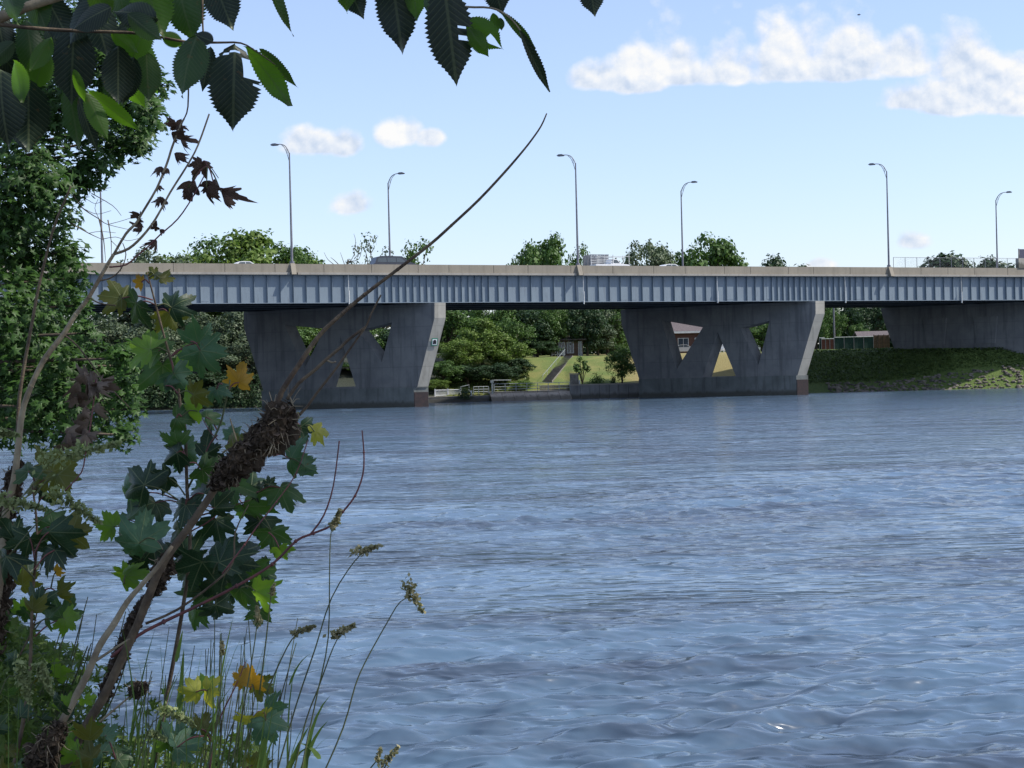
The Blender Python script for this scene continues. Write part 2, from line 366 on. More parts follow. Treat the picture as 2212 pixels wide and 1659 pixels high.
# ------------------------------------------------------------------ setting: water, far ground, near bank
def water():
    rows = []
    ys = []
    Y = 3.0
    while Y < 190: ys.append(Y); Y += max(.012, Y*Y/(2.6*FP)*1.0)
    ys = np.array(ys); nc = 520
    us = np.linspace(-.36, .36, nc)
    X = us[None, :]*ys[:, None]; Yg = np.repeat(ys[:, None], nc, 1)
    Z = np.zeros_like(X); rng = np.random.default_rng(3)
    # patches of rougher and calmer water
    patch = np.zeros_like(X)
    for i in range(14):
        a = rng.uniform(0, 2*math.pi); k = 2*math.pi/rng.uniform(4, 26); patch += np.sin(k*(X*math.cos(a)*.5+Yg*math.sin(a))+rng.uniform(0, 6.28))
    patch = np.clip(.80+patch/3.8, .12, 2.1)
    for i in range(140):
        L = 10**rng.uniform(-.78, .05)
        a = R(90)+rng.normal(.22, .42); k = 2*math.pi/L
        fade = np.clip((L*16-Yg*Yg/(2.6*FP)*40)/(L*8), 0, 1) if L < 1 else 1
        A = .0034*L**.92
        ph = k*(X*math.cos(a)+Yg*math.sin(a))+rng.uniform(0, 6.28)
        env = .6+.55*np.sin(X*rng.uniform(-.9, .9)/max(L, .5)+Yg*rng.uniform(-.7, .7)/max(L, .5)+rng.uniform(0, 6.28))
        Z += A*fade*env*(2.1*((np.sin(ph+.5*np.sin(ph*.5+i))+1)/2)**2.0-.8)
    Z *= patch; Z -= Z.mean()
    nr = len(ys)
    V = np.stack([X, Yg, Z], -1).reshape(-1, 3)
    i = np.arange((nr-1))[:, None]*nc+np.arange(nc-1)[None, :]
    Q = np.stack([i, i+1, i+nc+1, i+nc], -1).reshape(-1, 4)
    # plain sheets beyond the detailed part
    base = len(V)
    ex = [(-900,-60),(-.36*190-4,190)]
    extra = [(-900,-300,-.06),(900,-300,-.06),(900,260,-.06),(-900,260,-.06)]
    V = np.vstack([V, np.array(extra)]); Q = np.vstack([Q, np.array([[base, base+1, base+2, base+3]])])
    me = bpy.data.meshes.new('water'); me.vertices.add(len(V)); me.vertices.foreach_set('co', V.astype(np.float32).ravel())
    me.loops.add(len(Q)*4); me.loops.foreach_set('vertex_index', Q.astype(np.int32).ravel())
    me.polygons.add(len(Q)); me.polygons.foreach_set('loop_start', np.arange(0, len(Q)*4, 4, dtype=np.int32))
    me.polygons.foreach_set('use_smooth', [True]*len(Q)); me.update(calc_edges=True); me.materials.append(M['water'])
    tag(link('water', me), kind='structure')
water()

def lerp(x, pts):
    if x <= pts[0][0]: return pts[0][1]
    for (a, b), (c, d) in zip(pts, pts[1:]):
        if x <= c: return b+(d-b)*(x-a)/(c-a)
    return pts[-1][1]
def shore(X): return lerp(X, [(-300,150),(-60,170),(-28,173),(-9,178),(0,180.5),(7.5,182),(15,183.5),(24,184.5),(36,183.5),(58,182),(90,176),(300,150)])
def gz(X, Y):
    d = Y-shore(X)
    left = lerp(d, [(-6,-2),(0,0),(3,1.6),(14,4),(40,6),(200,9)])
    mid = lerp(d, [(-6,-2),(-.1,-1.0),(.2,.85),(4.2,.9),(4.5,1.5),(16,4.9),(24,5.1),(60,5.6),(200,8)])
    midr = lerp(d, [(-6,-2),(.1,-1.0),(.4,1.42),(2,1.5),(16,4.9),(24,5.1),(60,5.6),(200,8)])
    q_ = min(max((X-42)/9, 0), 1); right = lerp(d, [(-6,-2),(0,0),(11-6*q_,4.7-.25*q_),(16,5.0),(60,5.6),(200,8)])
    a = min(max((X+10)/3, 0), 1); b = min(max((X-6.7)/.3, 0), 1); c = min(max((X-17)/6, 0), 1)
    z = left*(1-a)+mid*a; z = z*(1-b)+midr*b; z = z*(1-c)+right*c
    return z+(.12*noise.noise(Vector((X*.4, Y*.4, 0))) if d > 5 else 0)
def farground():
    xs = sorted(set(list(np.linspace(-900, -90, 28))+list(np.linspace(-90, -20, 60))+list(np.linspace(-20, 62, 165))+list(np.linspace(62, 900, 40))))
    ds = [-6,-3,-1,-.1,.0,.2,.4,.6,1.2,2,3,4.2,4.5,5,6,7,8,9,10,11,12,13,14,15,16,18,20,22,24,28,34,40,50,60,90,150,300,800,3000]
    V = []; F = []; n = len(ds)
    for X in xs:
        for d in ds: V.append((X, shore(X)+d, gz(X, shore(X)+d)))
    for i in range(len(xs)-1):
        for j in range(n-1): F.append((i*n+j, (i+1)*n+j, (i+1)*n+j+1, i*n+j+1))
    tag(mk('far_bank_ground', V, F, 'lawn', smooth=True), kind='structure')
farground()
def nearbank():
    def edge(Y): return lerp(Y, [(-30,30),(1.5,14),(3.2,-.6),(5,-2.6),(10,-4.4),(22,-8.4),(60,-26),(150,-95)])
    V = []; F = []; ys = list(np.linspace(-30, 2, 12))+list(np.linspace(2.3, 12, 30))+list(np.linspace(13, 150, 40)); ds = [-300,-60,-30,-15,-8,-5,-3.5,-2.5,-1.8,-1.2,-.7,-.3,0,.4,1.2]
    for Y in ys:
        for d in ds:
            z = lerp(-d, [(-1.2,-.9),(0,-.05),(.7,.35),(2.5,.85),(6,1.05),(30,1.6),(300,4)])
            V.append((edge(Y)+d, Y, z+.05*noise.noise(Vector((d*2, Y*2, 0)))))
    n = len(ds)
    for i in range(len(ys)-1):
        for j in range(n-1): F.append((i*n+j, i*n+j+1, (i+1)*n+j+1, (i+1)*n+j))
    tag(mk('near_bank_ground', V, F, 'soil', smooth=True), kind='structure')
nearbank()

# ------------------------------------------------------------------ bridge
TH = math.atan(.435); BO = Vector((0, 156, 0)); Wd = 16.8
BMX = Matrix.Translation(BO) @ Matrix.Rotation(TH, 4, 'Z'); BINV = BMX.inverted()
def bp(x, y, c):                                # pixel -> bridge frame (s, z) on the vertical plane local y = c
    o = BINV @ CAMLOC; d = BINV.to_3x3() @ ray(x, y); t = (c-o.y)/d.y; q = o+d*t; return q.x, q.z
bridge = thing('highway_bridge', BO, 'long blue-grey steel girder road bridge on concrete V piers crossing the river', 'bridge', rz=TH)
S0, S1 = -120, 150
ZT, ZL, ZG = 13.4, 12.42, 9.82
lamp_near = [bp(632, 573, 0)[0], bp(1250, 576, 0)[0], bp(1922, 577, 0)[0]]
lamp_far = [bp(220, 560, Wd)[0], bp(841, 560, Wd)[0], bp(1473, 570, Wd)[0], bp(2152, 570, Wd)[0]]
pierS = [(bp(938.6, 670, -.25)[0], bp(526, 690, Wd)[0]), (bp(1335.4+.2486*1715, 660, -.25)[0], bp(1335.4+.2486*22, 680, Wd)[0])]
pierS.append((bp(1662+.2486*965, 680, Wd)[0]+pierS[1][0]-pierS[1][1], bp(1662+.2486*965, 680, Wd)[0]))
def par(y0, y1, name):
    mb = MB(); s = S0; rr = random.Random(4)
    while s < S1:
        L = rr.choice([3.1, 4.6, 4.6, 3.6]); e = min(s+L, S1)
        mb.box(s, e-.045, y0, y1, ZL+.2, ZT); s = e
    mb.box(S0, S1, y0+.05, y1-.05, ZL+.2, ZT-.02)
    return mb
p1 = par(0, .38, 'parapet').build('parapet', 'parapet', bridge, local=True)
p2 = par(Wd-.38, Wd, 'parapet').build('parapet', 'parapet', bridge, local=True)
lp = MB()
cuts = [S0]+lamp_near+[S1]
for a, b in zip(cuts, cuts[1:]): lp.box(a+(.45 if a != S0 else 0), b-.30, -.14, .5, ZL, ZL+.2)
lp.build('slab_edge', 'lip', bridge, local=True)
MB().box(S0, S1, .5, Wd-.05, ZL+.001, ZL+.17).build('deck_slab', 'asphalt', bridge, local=True)
ped = MB()
for s in lamp_near:                             # lamp pedestals standing proud of the parapet
    V = [(s-.22,-.10,ZT+.05),(s+.22,-.10,ZT+.05),(s+.22,.4,ZT+.05),(s-.22,.4,ZT+.05),(s-.22,-.55,ZL+.0),(s+.22,-.55,ZL+.0),(s+.22,.3,ZL+.0),(s-.22,.3,ZL+.0)]
    mb = MB().add(V, [(0,1,2,3),(4,7,6,5),(0,4,5,1),(1,5,6,2),(2,6,7,3),(3,7,4,0)])
    mb.build('lamp_pedestal', 'parapet', bridge, local=True)
# outer girders with stiffeners
def stiff_positions():
    out = []; s = S0+.4; i = 0
    while s < S1:
        out.append(s); near = min(abs(s-(a-.2)) for a, b in pierS+[(pierS[0][0]-39, 0)])
        s += .70 if near < 5.5 else (1.0 if near < 8 else 1.22)
    return out
ST = stiff_positions()
def girder(y, face, name='girder', mm='girder'):
    mb = MB()
    mb.box(S0, S1, y-.012, y+.012, ZG+.06, ZL-.05)              # web
    mb.box(S0, S1, y-.24, y+.24, ZG, ZG+.06)                    # bottom flange
    mb.box(S0, S1, y-.2, y+.2, ZL-.05, ZL-.002)
    if face:
        for s in ST: mb.box(s-.012, s+.012, min(y, y+face*.22)+(0 if face > 0 else 0), max(y, y+face*.22), ZG+.06, ZL-.05)
        for s in SPL:
            mb.box(s-.36, s+.36, y+face*.03 if face < 0 else y+.01, y-.01 if face < 0 else y+.03, ZG+.2, ZL-.2)
    return mb.build(name, mm, bridge, local=True)
SPL = [bp(x, 620, .6)[0] for x in (390, 440, 905, 1035, 1346, 1366, 1575, 1660, 1850)]
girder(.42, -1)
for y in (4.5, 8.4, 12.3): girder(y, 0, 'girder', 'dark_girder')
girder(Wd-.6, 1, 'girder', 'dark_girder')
cf = MB()                                       # cross frames between the girders
s = S0+3
while s < S1:
    for a, b in ((.45, 4.49), (4.51, 8.39), (8.41, 12.29), (12.31, Wd-.61)):
        cf.box(s-.06, s+.06, a, b, ZG+.25, ZG+.40); cf.box(s-.06, s+.06, a, b, ZL-.4, ZL-.25)
        cf.tube([(s, a, ZG+.3), (s, b, ZL-.3)], .05, 4); cf.tube([(s+.13, b, ZG+.3), (s+.13, a, ZL-.3)], .05, 4)
    s += 6.1
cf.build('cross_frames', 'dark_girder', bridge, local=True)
for x, ya in ((753, 600), (1260, 632), (1549, 600), (1825, 632), (2076, 600)):     # drain pipes in front of the girder
    s, z = bp(x, 645, .2); zb = bp(x, 657 if x < 1500 else 654.5, .2)[1]; zt = bp(x, ya, .2)[1]
    MB().tube([(s, .08, zb), (s, .08, zb+1.25)], .075, 8).tube([(s, .12, zb+1.2), (s, .12, ZL-.0)], .035, 6).build('drain_pipe', 'paleSteel', bridge, local=True)

# piers: outlines traced on the pier's own slanting plane
def pier_plane(sn, sf):
    a = Vector((sn, -.25, 0)); b = Vector((sf, Wd, 0)); d = (b-a).normalized(); n = Vector((d.y, -d.x, 0))
    def f(x, y):
        o = BINV @ CAMLOC; r = BINV.to_3x3() @ ray(x, y); t = (a-o).dot(n)/r.dot(n); q = o+r*t
        return ((q-a).dot(d), q.z)
    return a, d, f
def holed_prism(outer, holes, a, d, off):
    import bmesh
    from mathutils.geometry import tessellate_polygon
    loops = [[Vector((p[0], p[1], 0)) for p in outer]]+[[Vector((p[0], p[1], 0)) for p in h] for h in holes]
    tri = tessellate_polygon(loops); pts = [p for l in loops for p in l]; N = len(pts)
    to = lambda p: a+d*p.x+Vector((0, 0, p.y))
    V = [to(p) for p in pts]+[to(p)+off for p in pts]
    F = [tuple(t) for t in tri]+[tuple(i+N for i in reversed(t)) for t in tri]
    b = 0
    for l in loops:
        n = len(l)
        for i in range(n): F.append((b+i, b+(i+1) % n, N+b+(i+1) % n, N+b+i))
        b += n
    bm = bmesh.new(); vs = [bm.verts.new(v) for v in V]
    for f in F:
        try: bm.faces.new([vs[i] for i in f])
        except ValueError: pass
    bmesh.ops.recalc_face_normals(bm, faces=bm.faces)
    V = [v.co.copy() for v in bm.verts]; bm.verts.index_update(); F = [tuple(v.index for v in f.verts) for f in bm.faces]; bm.free()
    return V, F
THK = 1.12
def pier(idx, outl, plin, holes, label=None):
    sn, sf = pierS[idx]; a, d, f = pier_plane(sn, sf)
    o = [f(*p) for p in outl]
    o[0] = (o[0][0], ZG-.015); o[-1] = (o[-1][0], ZG-.015)
    V, F = holed_prism(o, [[f(*p) for p in h] for h in holes], a, d, Vector((THK, 0, 0)))
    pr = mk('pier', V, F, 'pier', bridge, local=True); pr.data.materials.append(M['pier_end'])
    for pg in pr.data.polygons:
        if pg.normal.y < -.5 and abs(pg.normal.x) < .05 and pg.center.y < 4.2: pg.material_index = 1  # near-end faces take the colour with sunlight painted in
    if plin:
        q = [f(*p) for p in plin]; z0 = -2
        pl = [(q[0][0]-.12, q[0][1]-.0), (q[1][0]+.12, q[0][1]), (q[1][0]+.12, z0), (q[0][0]-.12, z0)]
        V, F = holed_prism(pl, [], a-Vector((.18, 0, 0)), d, Vector((THK+.36, 0, 0)))
        mk('plinth', V, F, 'plinth', pr, local=True)
        e = a+d*(min(q[0][0], q[1][0])-.12)                       # rusted steel nosing at the upstream end
        MB().box(e.x-.16, e.x+THK+.12, e.y-.10, e.y+.02, z0, q[0][1]-.45).build('steel_nosing', 'rust', pr, local=True)
    return pr
c1 = lambda x, y: (471.3+.2486*x, 502.7+.2486*y)
c3 = lambda x, y: (1335.4+.2486*x, 502.7+.2486*y)
pier(0, [c1(1880,618), c1(1880,740), c1(1730,1340), c1(1700,1362), c1(395,1395), c1(390,1365), c1(225,830), c1(220,690)],
     [c1(1705,1345), c1(400,1370)], [[c1(575,800), c1(925,835), c1(750,1180)], [c1(1060,900), c1(1195,1335), c1(930,1345)], [c1(1215,850), c1(1510,780), c1(1420,1130)]])
pier(1, [c3(1715,600), c3(1715,705), c3(1560,1235), c3(1555,1255), c3(195,1305), c3(188,1290), c3(30,800), c3(22,695)],
     [c3(1550,1240), c3(200,1285)], [[c3(375,760), c3(735,822), c3(505,1190)], [c3(862,860), c3(1022,1246), c3(735,1252)], [c3(1060,830), c3(1315,765), c3(1215,1160)]])
sn, sf = pierS[2]; a, d, f = pier_plane(sn, sf)
Lp = (Vector((sf, Wd, 0))-Vector((sn, -.25, 0))).length
V, F = holed_prism([(0, ZG-.015), (.2, ZG-1.4), (1.6, 3.0), (Lp-2.2, 3.0), (Lp-.4, ZG-1.6), (Lp, ZG-.015)], [], a, d, Vector((THK, 0, 0)))
pr3 = mk('pier', V, F, 'pier', bridge, local=True)
for p0, p1 in ((2.5, 5.2), (8.5, 11.2), (14.3, 17)):               # raised panels of the solid pier
    V, F = holed_prism([(p0, ZG-1.5), (p0+.3, 5.2), (p1-.3, 5.2), (p1, ZG-1.5)], [], a-Vector((.14, 0, 0)), d, Vector((.15, 0, 0)))
    mk('panel', V, F, 'pier', pr3, local=True)

# navigation sign on pier 1
def face_pt(x, y, c): s, z = bp(x, y, c); return s, z
a0, d0, f0 = pier_plane(*pierS[0])
pz_ = f0(*c1(1822, 950)); sgp = a0+d0*pz_[0]
s, z = sgp.x+.62, pz_[1]
sg = thing('navigation_sign', BMX @ Vector((s, sgp.y-.13, z)), 'small white square sign with green border on the lit end of the near pier', 'sign', rz=TH); sg.rotation_euler = (R(13), 0, TH)
MB().box(-.30, .30, -.03, 0, -.36, .36).build('sign_border', 'signgreen', sg, local=True)
MB().box(-.22, .22, -.045, -.031, -.27, .27).build('sign_panel', 'white', sg, local=True)
MB().prism([(-.17,-.046,-.20),(.17,-.046,-.20),(.17,-.046,.08),(.08,-.046,.21),(-.08,-.046,.21),(-.17,-.046,.08)], (0, -.008, 0)).build('symbol', 'black', sg, local=True)

# street lamps
def lamp(s, y, sign, top, label, base):
    loc = BMX @ Vector((s, y, 0)); L = thing('street_lamp', (loc.x, loc.y, base), label, 'street lamp', 'street lamps along the bridge', TH+R(41))
    H = top-base
    MB().tube([(0,0,0),(0,0,H)], [.115,.065], 8, 1).box(-.16, .16, -.16, .16, 0, .25).build('pole', 'pole', L, smooth=False, local=True)
    k = sign                                    # direction of the arm over the road, local y
    arm = [(0,0,H-.1),(0,.16*k,H+.28),(0,.45*k,H+.66),(0,.85*k,H+.84),(0,1.3*k,H+.88)]
    A = MB().tube(arm, [.05,.035], 6); A.tube([(0,0,H-.9),(0,.24*k,H-.1),(0,.5*k,H+.5),(0,.8*k,H+.76)], .028, 5); A.tube([(0,.2*k,H-.05),(0,.3*k,H+.45)], .02, 4)
    A.build('arm', 'pole', L, smooth=True, local=True)
    y0, y1 = sorted((1.2*k, 1.95*k)); z = H+.84
    MB().prism([(-.17,y0,z+.03),(-.17,y0+.2,z+.13),(-.17,y1-.2,z+.13),(-.17,y1,z+.03),(-.17,y1-.1,z-.06),(-.17,y0+.1,z-.06)], (.34,0,0)).build('lamp_head', 'pole', L, local=True)
names_n = ['tall near-side lamp above the V pier, nearest to the left of the bridge', 'near-side lamp beside the white pickup, standing by the grey slatted truck', 'near-side lamp at the left end of the chain-link fence']
for s, (x, y), l in zip(lamp_near, ((623, 330), (1245, 352), (1919, 370)), names_n): lamp(s, .15, 1, bp(x, y, .15)[1], l, ZT)
names_f = ['far-side lamp mostly hidden behind the left maple and bare twigs', 'far-side lamp rising before the thin tree and the dark minivan', 'far-side lamp rising between two leafy treetops right of the pickup', 'far-side lamp behind the chain-link fence by the right edge']
for s, (x, y), l in zip(lamp_far, ((214, 372), (839, 395), (1472, 412), (2148, 432)), names_f): lamp(s, Wd-.2, -1, bp(x, y, Wd-.2)[1], l, ZT)

# chain-link fence on the right of the bridge
sA = bp(1930, 570, .2)[0]; sB = bp(2200, 570, .2)[0]+14
F_ = thing('chain_link_fence', BMX @ Vector((sA, .19, ZT)), 'thin chain-link fence on top of the parapet right of the last near lamp', 'fence', rz=TH)
zt = bp(2060, 557, .2)[1]-ZT
s = 0
while s < sB-sA: MB().tube([(s,0,-.1),(s,0,zt)], .03, 6).build('post', 'pole', F_, local=True); s += bp(2006,570,.2)[0]-bp(1981,570,.2)[0]
MB().tube([(0,0,zt),(sB-sA,0,zt)], .022, 5).build('top_rail', 'pole', F_, local=True)
wire = MB(); s = 0
while s < sB-sA-zt:
    wire.tube([(s,0,.02),(s+zt-.04,0,zt-.02)], .0022, 3); wire.tube([(s+zt-.04,.004,.02),(s,.004,zt-.02)], .0022, 3); s += .12
wire.build('wire_mesh', 'pole', F_, local=True)
# sign structure at the right edge
s0, z0 = bp(2199, 558, .0)
G = thing('concrete_pillar', BMX @ Vector((s0+.75, .1, ZT)), 'pale concrete pillar on the parapet at the right edge of the photo', 'pillar', rz=TH)
MB().box(-.75, .75, -.2, .3, 0, z0-ZT).build('shaft', 'lip', G, local=True)
s1, z1 = bp(2202, 558, .0); s2, z2 = bp(2202, 538, 0)
G2 = thing('road_sign', BMX @ Vector((s1+1.2, .1, z0)), 'dark road sign panel with pale edge atop the concrete pillar at right', 'sign', rz=TH)
MB().box(-1.14, 1.2, -.04, .04, .03, z2-z0).build('panel', 'signback', G2, local=True)
MB().box(-1.22, -1.145, -.06, .06, .0, z2-z0+.05).build('frame', 'lip', G2, local=True)

# vehicles on the deck
ROAD = ZL+.17
def wheels(root, xs, hw, r=.33):
    for x in xs:
        for y in (-hw, hw):
            w_ = MB().tube([(x, y-.1, r), (x, y+.1, r)], r, 14, 1).build('wheel', 'tyre', root, local=True)
            MB().tube([(x, y-.112, r), (x, y+.112, r)], r*.55, 10, 1).build('rim', 'paleSteel', w_, local=True)
def car(x, yc, label, m, prof, glass, L, hw=.82, name='car', cat='car', roofy=None, sc=1.0):
    s = bp(x, 572, yc)[0]; loc = BMX @ Vector((s, yc, ROAD)); r = thing(name, loc, label, cat, 'vehicles crossing the bridge', TH); r.scale = (sc, sc, sc)
    MB().prism([(px, -hw, pz) for px, pz in prof], (0, 2*hw, 0)).build('body', m, r, local=True)
    for g in glass:
        for yy_ in (-hw-.012, hw-.0): MB().prism([(px, yy_, pz) for px, pz in g], (0, .012, 0)).build('window', 'glass', r, local=True)
    wheels(r, (-L*.31, L*.31), hw-.06)
    return r
van_p = [(-2.3,.3),(-2.35,1.0),(-2.15,1.15),(-1.95,1.72),(-1.5,1.82),(.6,1.80),(1.3,1.3),(2.3,1.0),(2.35,.4),(2.2,.3)]
car(850, 3.0, 'dark minivan with silver roof edge before the thin tree', 'cardark', van_p, [[(-1.95,1.22),(-1.8,1.62),(-1.0,1.66),(-.98,1.22)],[(-.9,1.22),(-.92,1.66),(-.05,1.66),(-.03,1.22)],[(.05,1.22),(.03,1.66),(.5,1.62),(1.05,1.22)]], 4.7, name='minivan', cat='minivan', sc=.98)
sed_p = [(-2.3,.3),(-2.35,.9),(-1.7,1.0),(-1.0,1.38),(-.5,1.45),(.4,1.43),(1.1,1.02),(2.2,.85),(2.35,.5),(2.2,.3)]
gl = [[(-1.2,1.03),(-.85,1.33),(-.2,1.37),(-.2,1.03)],[(-.12,1.03),(-.12,1.37),(.35,1.35),(.85,1.03)]]
car(530, 1.7, 'white car roof just over the parapet left of the near-side lamp', 'white', sed_p, gl, 4.6, sc=.77)
car(1447, 1.7, 'white car roof just over the parapet below the middle treetops', 'white', sed_p, gl, 4.6, sc=.77)
PK = thing('pickup_truck', BMX @ Vector((bp(1318, 572, 3.0)[0], 3.0, ROAD)), 'white pickup with ladder racks just above the parapet', 'pickup truck', 'vehicles crossing the bridge', TH); PK.scale = (.78,.78,.80)
MB().prism([(-2.5,-.9,.4),(-2.5,-.9,1.42),(-.4,-.9,1.42),(-.2,-.9,1.5),(1.1,-.9,1.52),(2.3,-.9,1.38),(2.5,-.9,1.1),(2.5,-.9,.4)], (0,1.8,0)).build('body', 'white', PK, local=True)
MB().prism([(-.3,-.8,1.5),(-.2,-.8,2.08),(.62,-.8,2.08),(1.2,-.8,1.5)], (0,1.6,0)).build('cab', 'white', PK, local=True)
MB().prism([(.12,-.815,1.56),(.12,-.815,1.98),(.58,-.815,1.98),(1.02,-.815,1.56)], (0,1.63,0)).build('window', 'glass', PK, local=True)
rk = MB()
for x in (-2.3, -1.2, 0.0):
    for y in (-.85, .85): rk.box(x-.03, x+.03, y-.03, y+.03, 1.4, 2.62)
    rk.box(x-.03, x+.03, -.85, .85, 2.30, 2.36)
for y in (-.86, .86):
    rk.box(-2.4, 2.5, y-.03, y+.03, 2.37, 2.43); rk.box(-2.4, 0.1, y-.025, y+.025, 2.0, 2.05); rk.box(-2.4, .1, y-.025, y+.025, 1.7, 1.75)
    rk.box(2.3, 2.36, y-.03, y+.03, 1.35, 2.65)
rk.build('ladder_rack', 'paleSteel', PK, local=True); wheels(PK, (-1.6, 1.6), .82, .38)
TR = thing('stake_truck', BMX @ Vector((bp(1289, 560, 6.0)[0], 6.0, ROAD)), 'grey slatted high-sided truck box beside the white pickup', 'truck', 'vehicles crossing the bridge', TH)
ztop = bp(1289, 551, 6.0)[1]-ROAD
bx = MB().box(-1.15, .95, -.85, .85, .9, 1.05)
for y in (-.85, .82):
    for i in range(12): bx.box(-1.15+.175*i, -1.05+.175*i, y, y+.03, 1.0, ztop)
    for z in (1.4, ztop-.08): bx.box(-1.16, .96, y-.02, y-.001, z, z+.08)
for x in (-1.15, .92):
    for i in range(10): bx.box(x, x+.03, -.8+.17*i, -.72+.17*i, 1.0, ztop)
bx.box(-1.1, .9, -.05, .05, 1.0, ztop-.1)
bx.build('slatted_box', 'greybox', TR, local=True)
MB().prism([(1.0,-.85,.5),(1.0,-.85,1.75),(1.7,-.85,1.75),(2.1,-.85,1.2),(2.5,-.85,1.1),(2.5,-.85,.5)], (0,1.7,0)).build('cab', 'cardark', TR, local=True)
wheels(TR, (-.7, 1.9), .8, .4)

# bird
bpnt = P(1855, 32, 120); B_ = thing('bird', bpnt, 'tiny dark bird gliding in front of the big cloud', 'bird'); B_.scale = (.38,)*3
MB().ico((0,0,0), .16, 2, (2.0,.8,.7)).ico((.33,0,.04), .07, 1).build('body', 'black', B_, smooth=True, local=True)
for k in (-1, 1): MB().add([(-.08,0,.03),(.1,0,.03),(.16,.3*k,.16),(0,.62*k,.04),(-.06,.3*k,.14)], [(0,1,2,4),(4,2,3)]).build('wing', 'black', B_, local=True)

# ------------------------------------------------------------------ trees
def np_mesh(name, V, n_per, F_unit, m):
    cnt = len(V)//n_per
    F = (np.array(F_unit)[None, :, :]+(np.arange(cnt)*n_per)[:, None, None]).reshape(-1, len(F_unit[0]))
    me = bpy.data.meshes.new(name); me.vertices.add(len(V)); me.vertices.foreach_set('co', V.astype(np.float32).ravel())
    k = F.shape[1]; me.loops.add(F.size); me.loops.foreach_set('vertex_index', F.astype(np.int32).ravel())
    me.polygons.add(len(F)); me.polygons.foreach_set('loop_start', np.arange(0, F.size, k, dtype=np.int32)); me.update(calc_edges=True)
    me.materials.append(M[m]); return me
def unit(v): return v/np.maximum(np.linalg.norm(v, axis=1, keepdims=True), 1e-6)
def leaf_cloud(centres, normals, size, rng, shape='diamond'):
    n = len(centres); a = unit(np.cross(normals, unit(rng.normal(size=(n, 3))))); b = np.cross(unit(normals), a)
    s = size*rng.uniform(.6, 1.35, n)[:, None]
    if shape == 'diamond':
        loc = np.array([(-.5, 0, 0), (0, -.32, .08), (.5, 0, 0), (0, .32, .08)]); F = [(0, 1, 2, 3)]
    else:
        import math as mm
        pr = [(0,1.0),(24,.38),(50,.85),(76,.36),(104,.5),(180,.12),(256,.5),(284,.36),(310,.85),(336,.38)]
        loc = [(0, 0, .1)]+[(r_*mm.sin(R(t))*.55, r_*mm.cos(R(t))*.55, 0) for t, r_ in pr]; loc = np.array(loc); k = len(pr); F = [(0, 1+i, 1+(i+1) % k) for i in range(k)]
    V = centres[:, None, :]+s[:, :, None]*(loc[None, :, 0:1]*a[:, None, :]+loc[None, :, 1:2]*b[:, None, :]+loc[None, :, 2:3]*unit(normals)[:, None, :])
    return V.reshape(-1, 3), len(loc), F
def crown_mesh(seed, m, lobes=26, per=230, leaf=.055, openness=.0, flat=1.0):
    # unit tree: crown spans roughly x,y in [-.5,.5], z in [.15,1]
    rng = np.random.default_rng(seed); Cs = []; Ns = []; cen = []
    for i in range(lobes):
        for _ in range(50):
            p = rng.uniform(-1, 1, 3)
            if np.linalg.norm(p) < 1: break
        z = .58+p[2]*.40; wdt = .42*(1-max(0, (z-.55)/.45)**2*.5)
        c = np.array([p[0]*wdt, p[1]*wdt, z]); r = rng.uniform(.065, .135)*(1-openness*.35)
        cen.append(c)
        n = int(per*(r/.13)**2); d = unit(rng.normal(size=(n, 3))); d[:, 2] = np.where(rng.random(n) < .5, np.abs(d[:, 2]), d[:, 2])
        rad = r*rng.uniform(.55, 1.12, n)[:, None]
        rad *= (1+.25*np.sin(d[:, :1]*7+i)*np.sin(d[:, 1:2]*6+2*i))
        Cs.append(c+d*rad*np.array([1, 1, 1.0])); nn = unit(d+np.array([0, -.0, .25])+rng.normal(size=(n, 3))*.5); Ns.append(nn)
    Cn = np.vstack(Cs); Nn = np.vstack(Ns)
    lo, hi = np.percentile(Cn[:, 2], 1), np.percentile(Cn[:, 2], 99.6); rx_ = np.percentile(np.abs(Cn[:, :2]), 98.5)
    sz = (1-.2)/(hi-lo); Cn[:, 2] = 1-(hi-Cn[:, 2])*sz; Cn[:, :2] *= .47/rx_; cen = [np.array([c[0]*.47/rx_, c[1]*.47/rx_, 1-(hi-c[2])*sz]) for c in cen]
    V, k, F = leaf_cloud(Cn, Nn, leaf, rng)
    me = np_mesh('crown', V, k, F, m)
    tb = MB(); tb.tube([(0,0,-.08),(.01,0,.2),(0,.01,.5)], [.035,.02], 7)
    for c in cen[:14]: tb.tube([(0, 0, .16+.02*random.random()*6), (c[0]*.5, c[1]*.5, (c[2]+.25)/2), tuple(c)], [.014, .004], 5)
    tm = bpy.data.meshes.new('trunk'); tm.from_pydata([tuple(v) for v in tb.V], [], tb.F); tm.materials.append(M['bark']); tm.update()
    return me, tm
KIND = {}
def kinds():
    for key, m, a in (('mid', 'fol_mid', (1, 52, 300, .042)), ('mid2', 'fol_mid', (2, 60, 240, .038)), ('yel', 'fol_yel', (3, 52, 300, .042)), ('yel2', 'fol_yel', (13, 62, 240, .038)),
                      ('dark', 'fol_dark', (4, 55, 280, .045)), ('dark2', 'fol_dark', (14, 62, 240, .042)), ('grey', 'fol_grey', (5, 60, 280, .038)), ('grey2', 'fol_grey', (15, 50, 300, .04))):
        KIND[key] = crown_mesh(a[0], m, a[1], a[2], a[3])
    KIND['open'] = crown_mesh(21, 'fol_mid', 54, 200, .034, 1.0)
    KIND['open2'] = crown_mesh(22, 'fol_grey', 50, 190, .032, 1.0)
kinds()
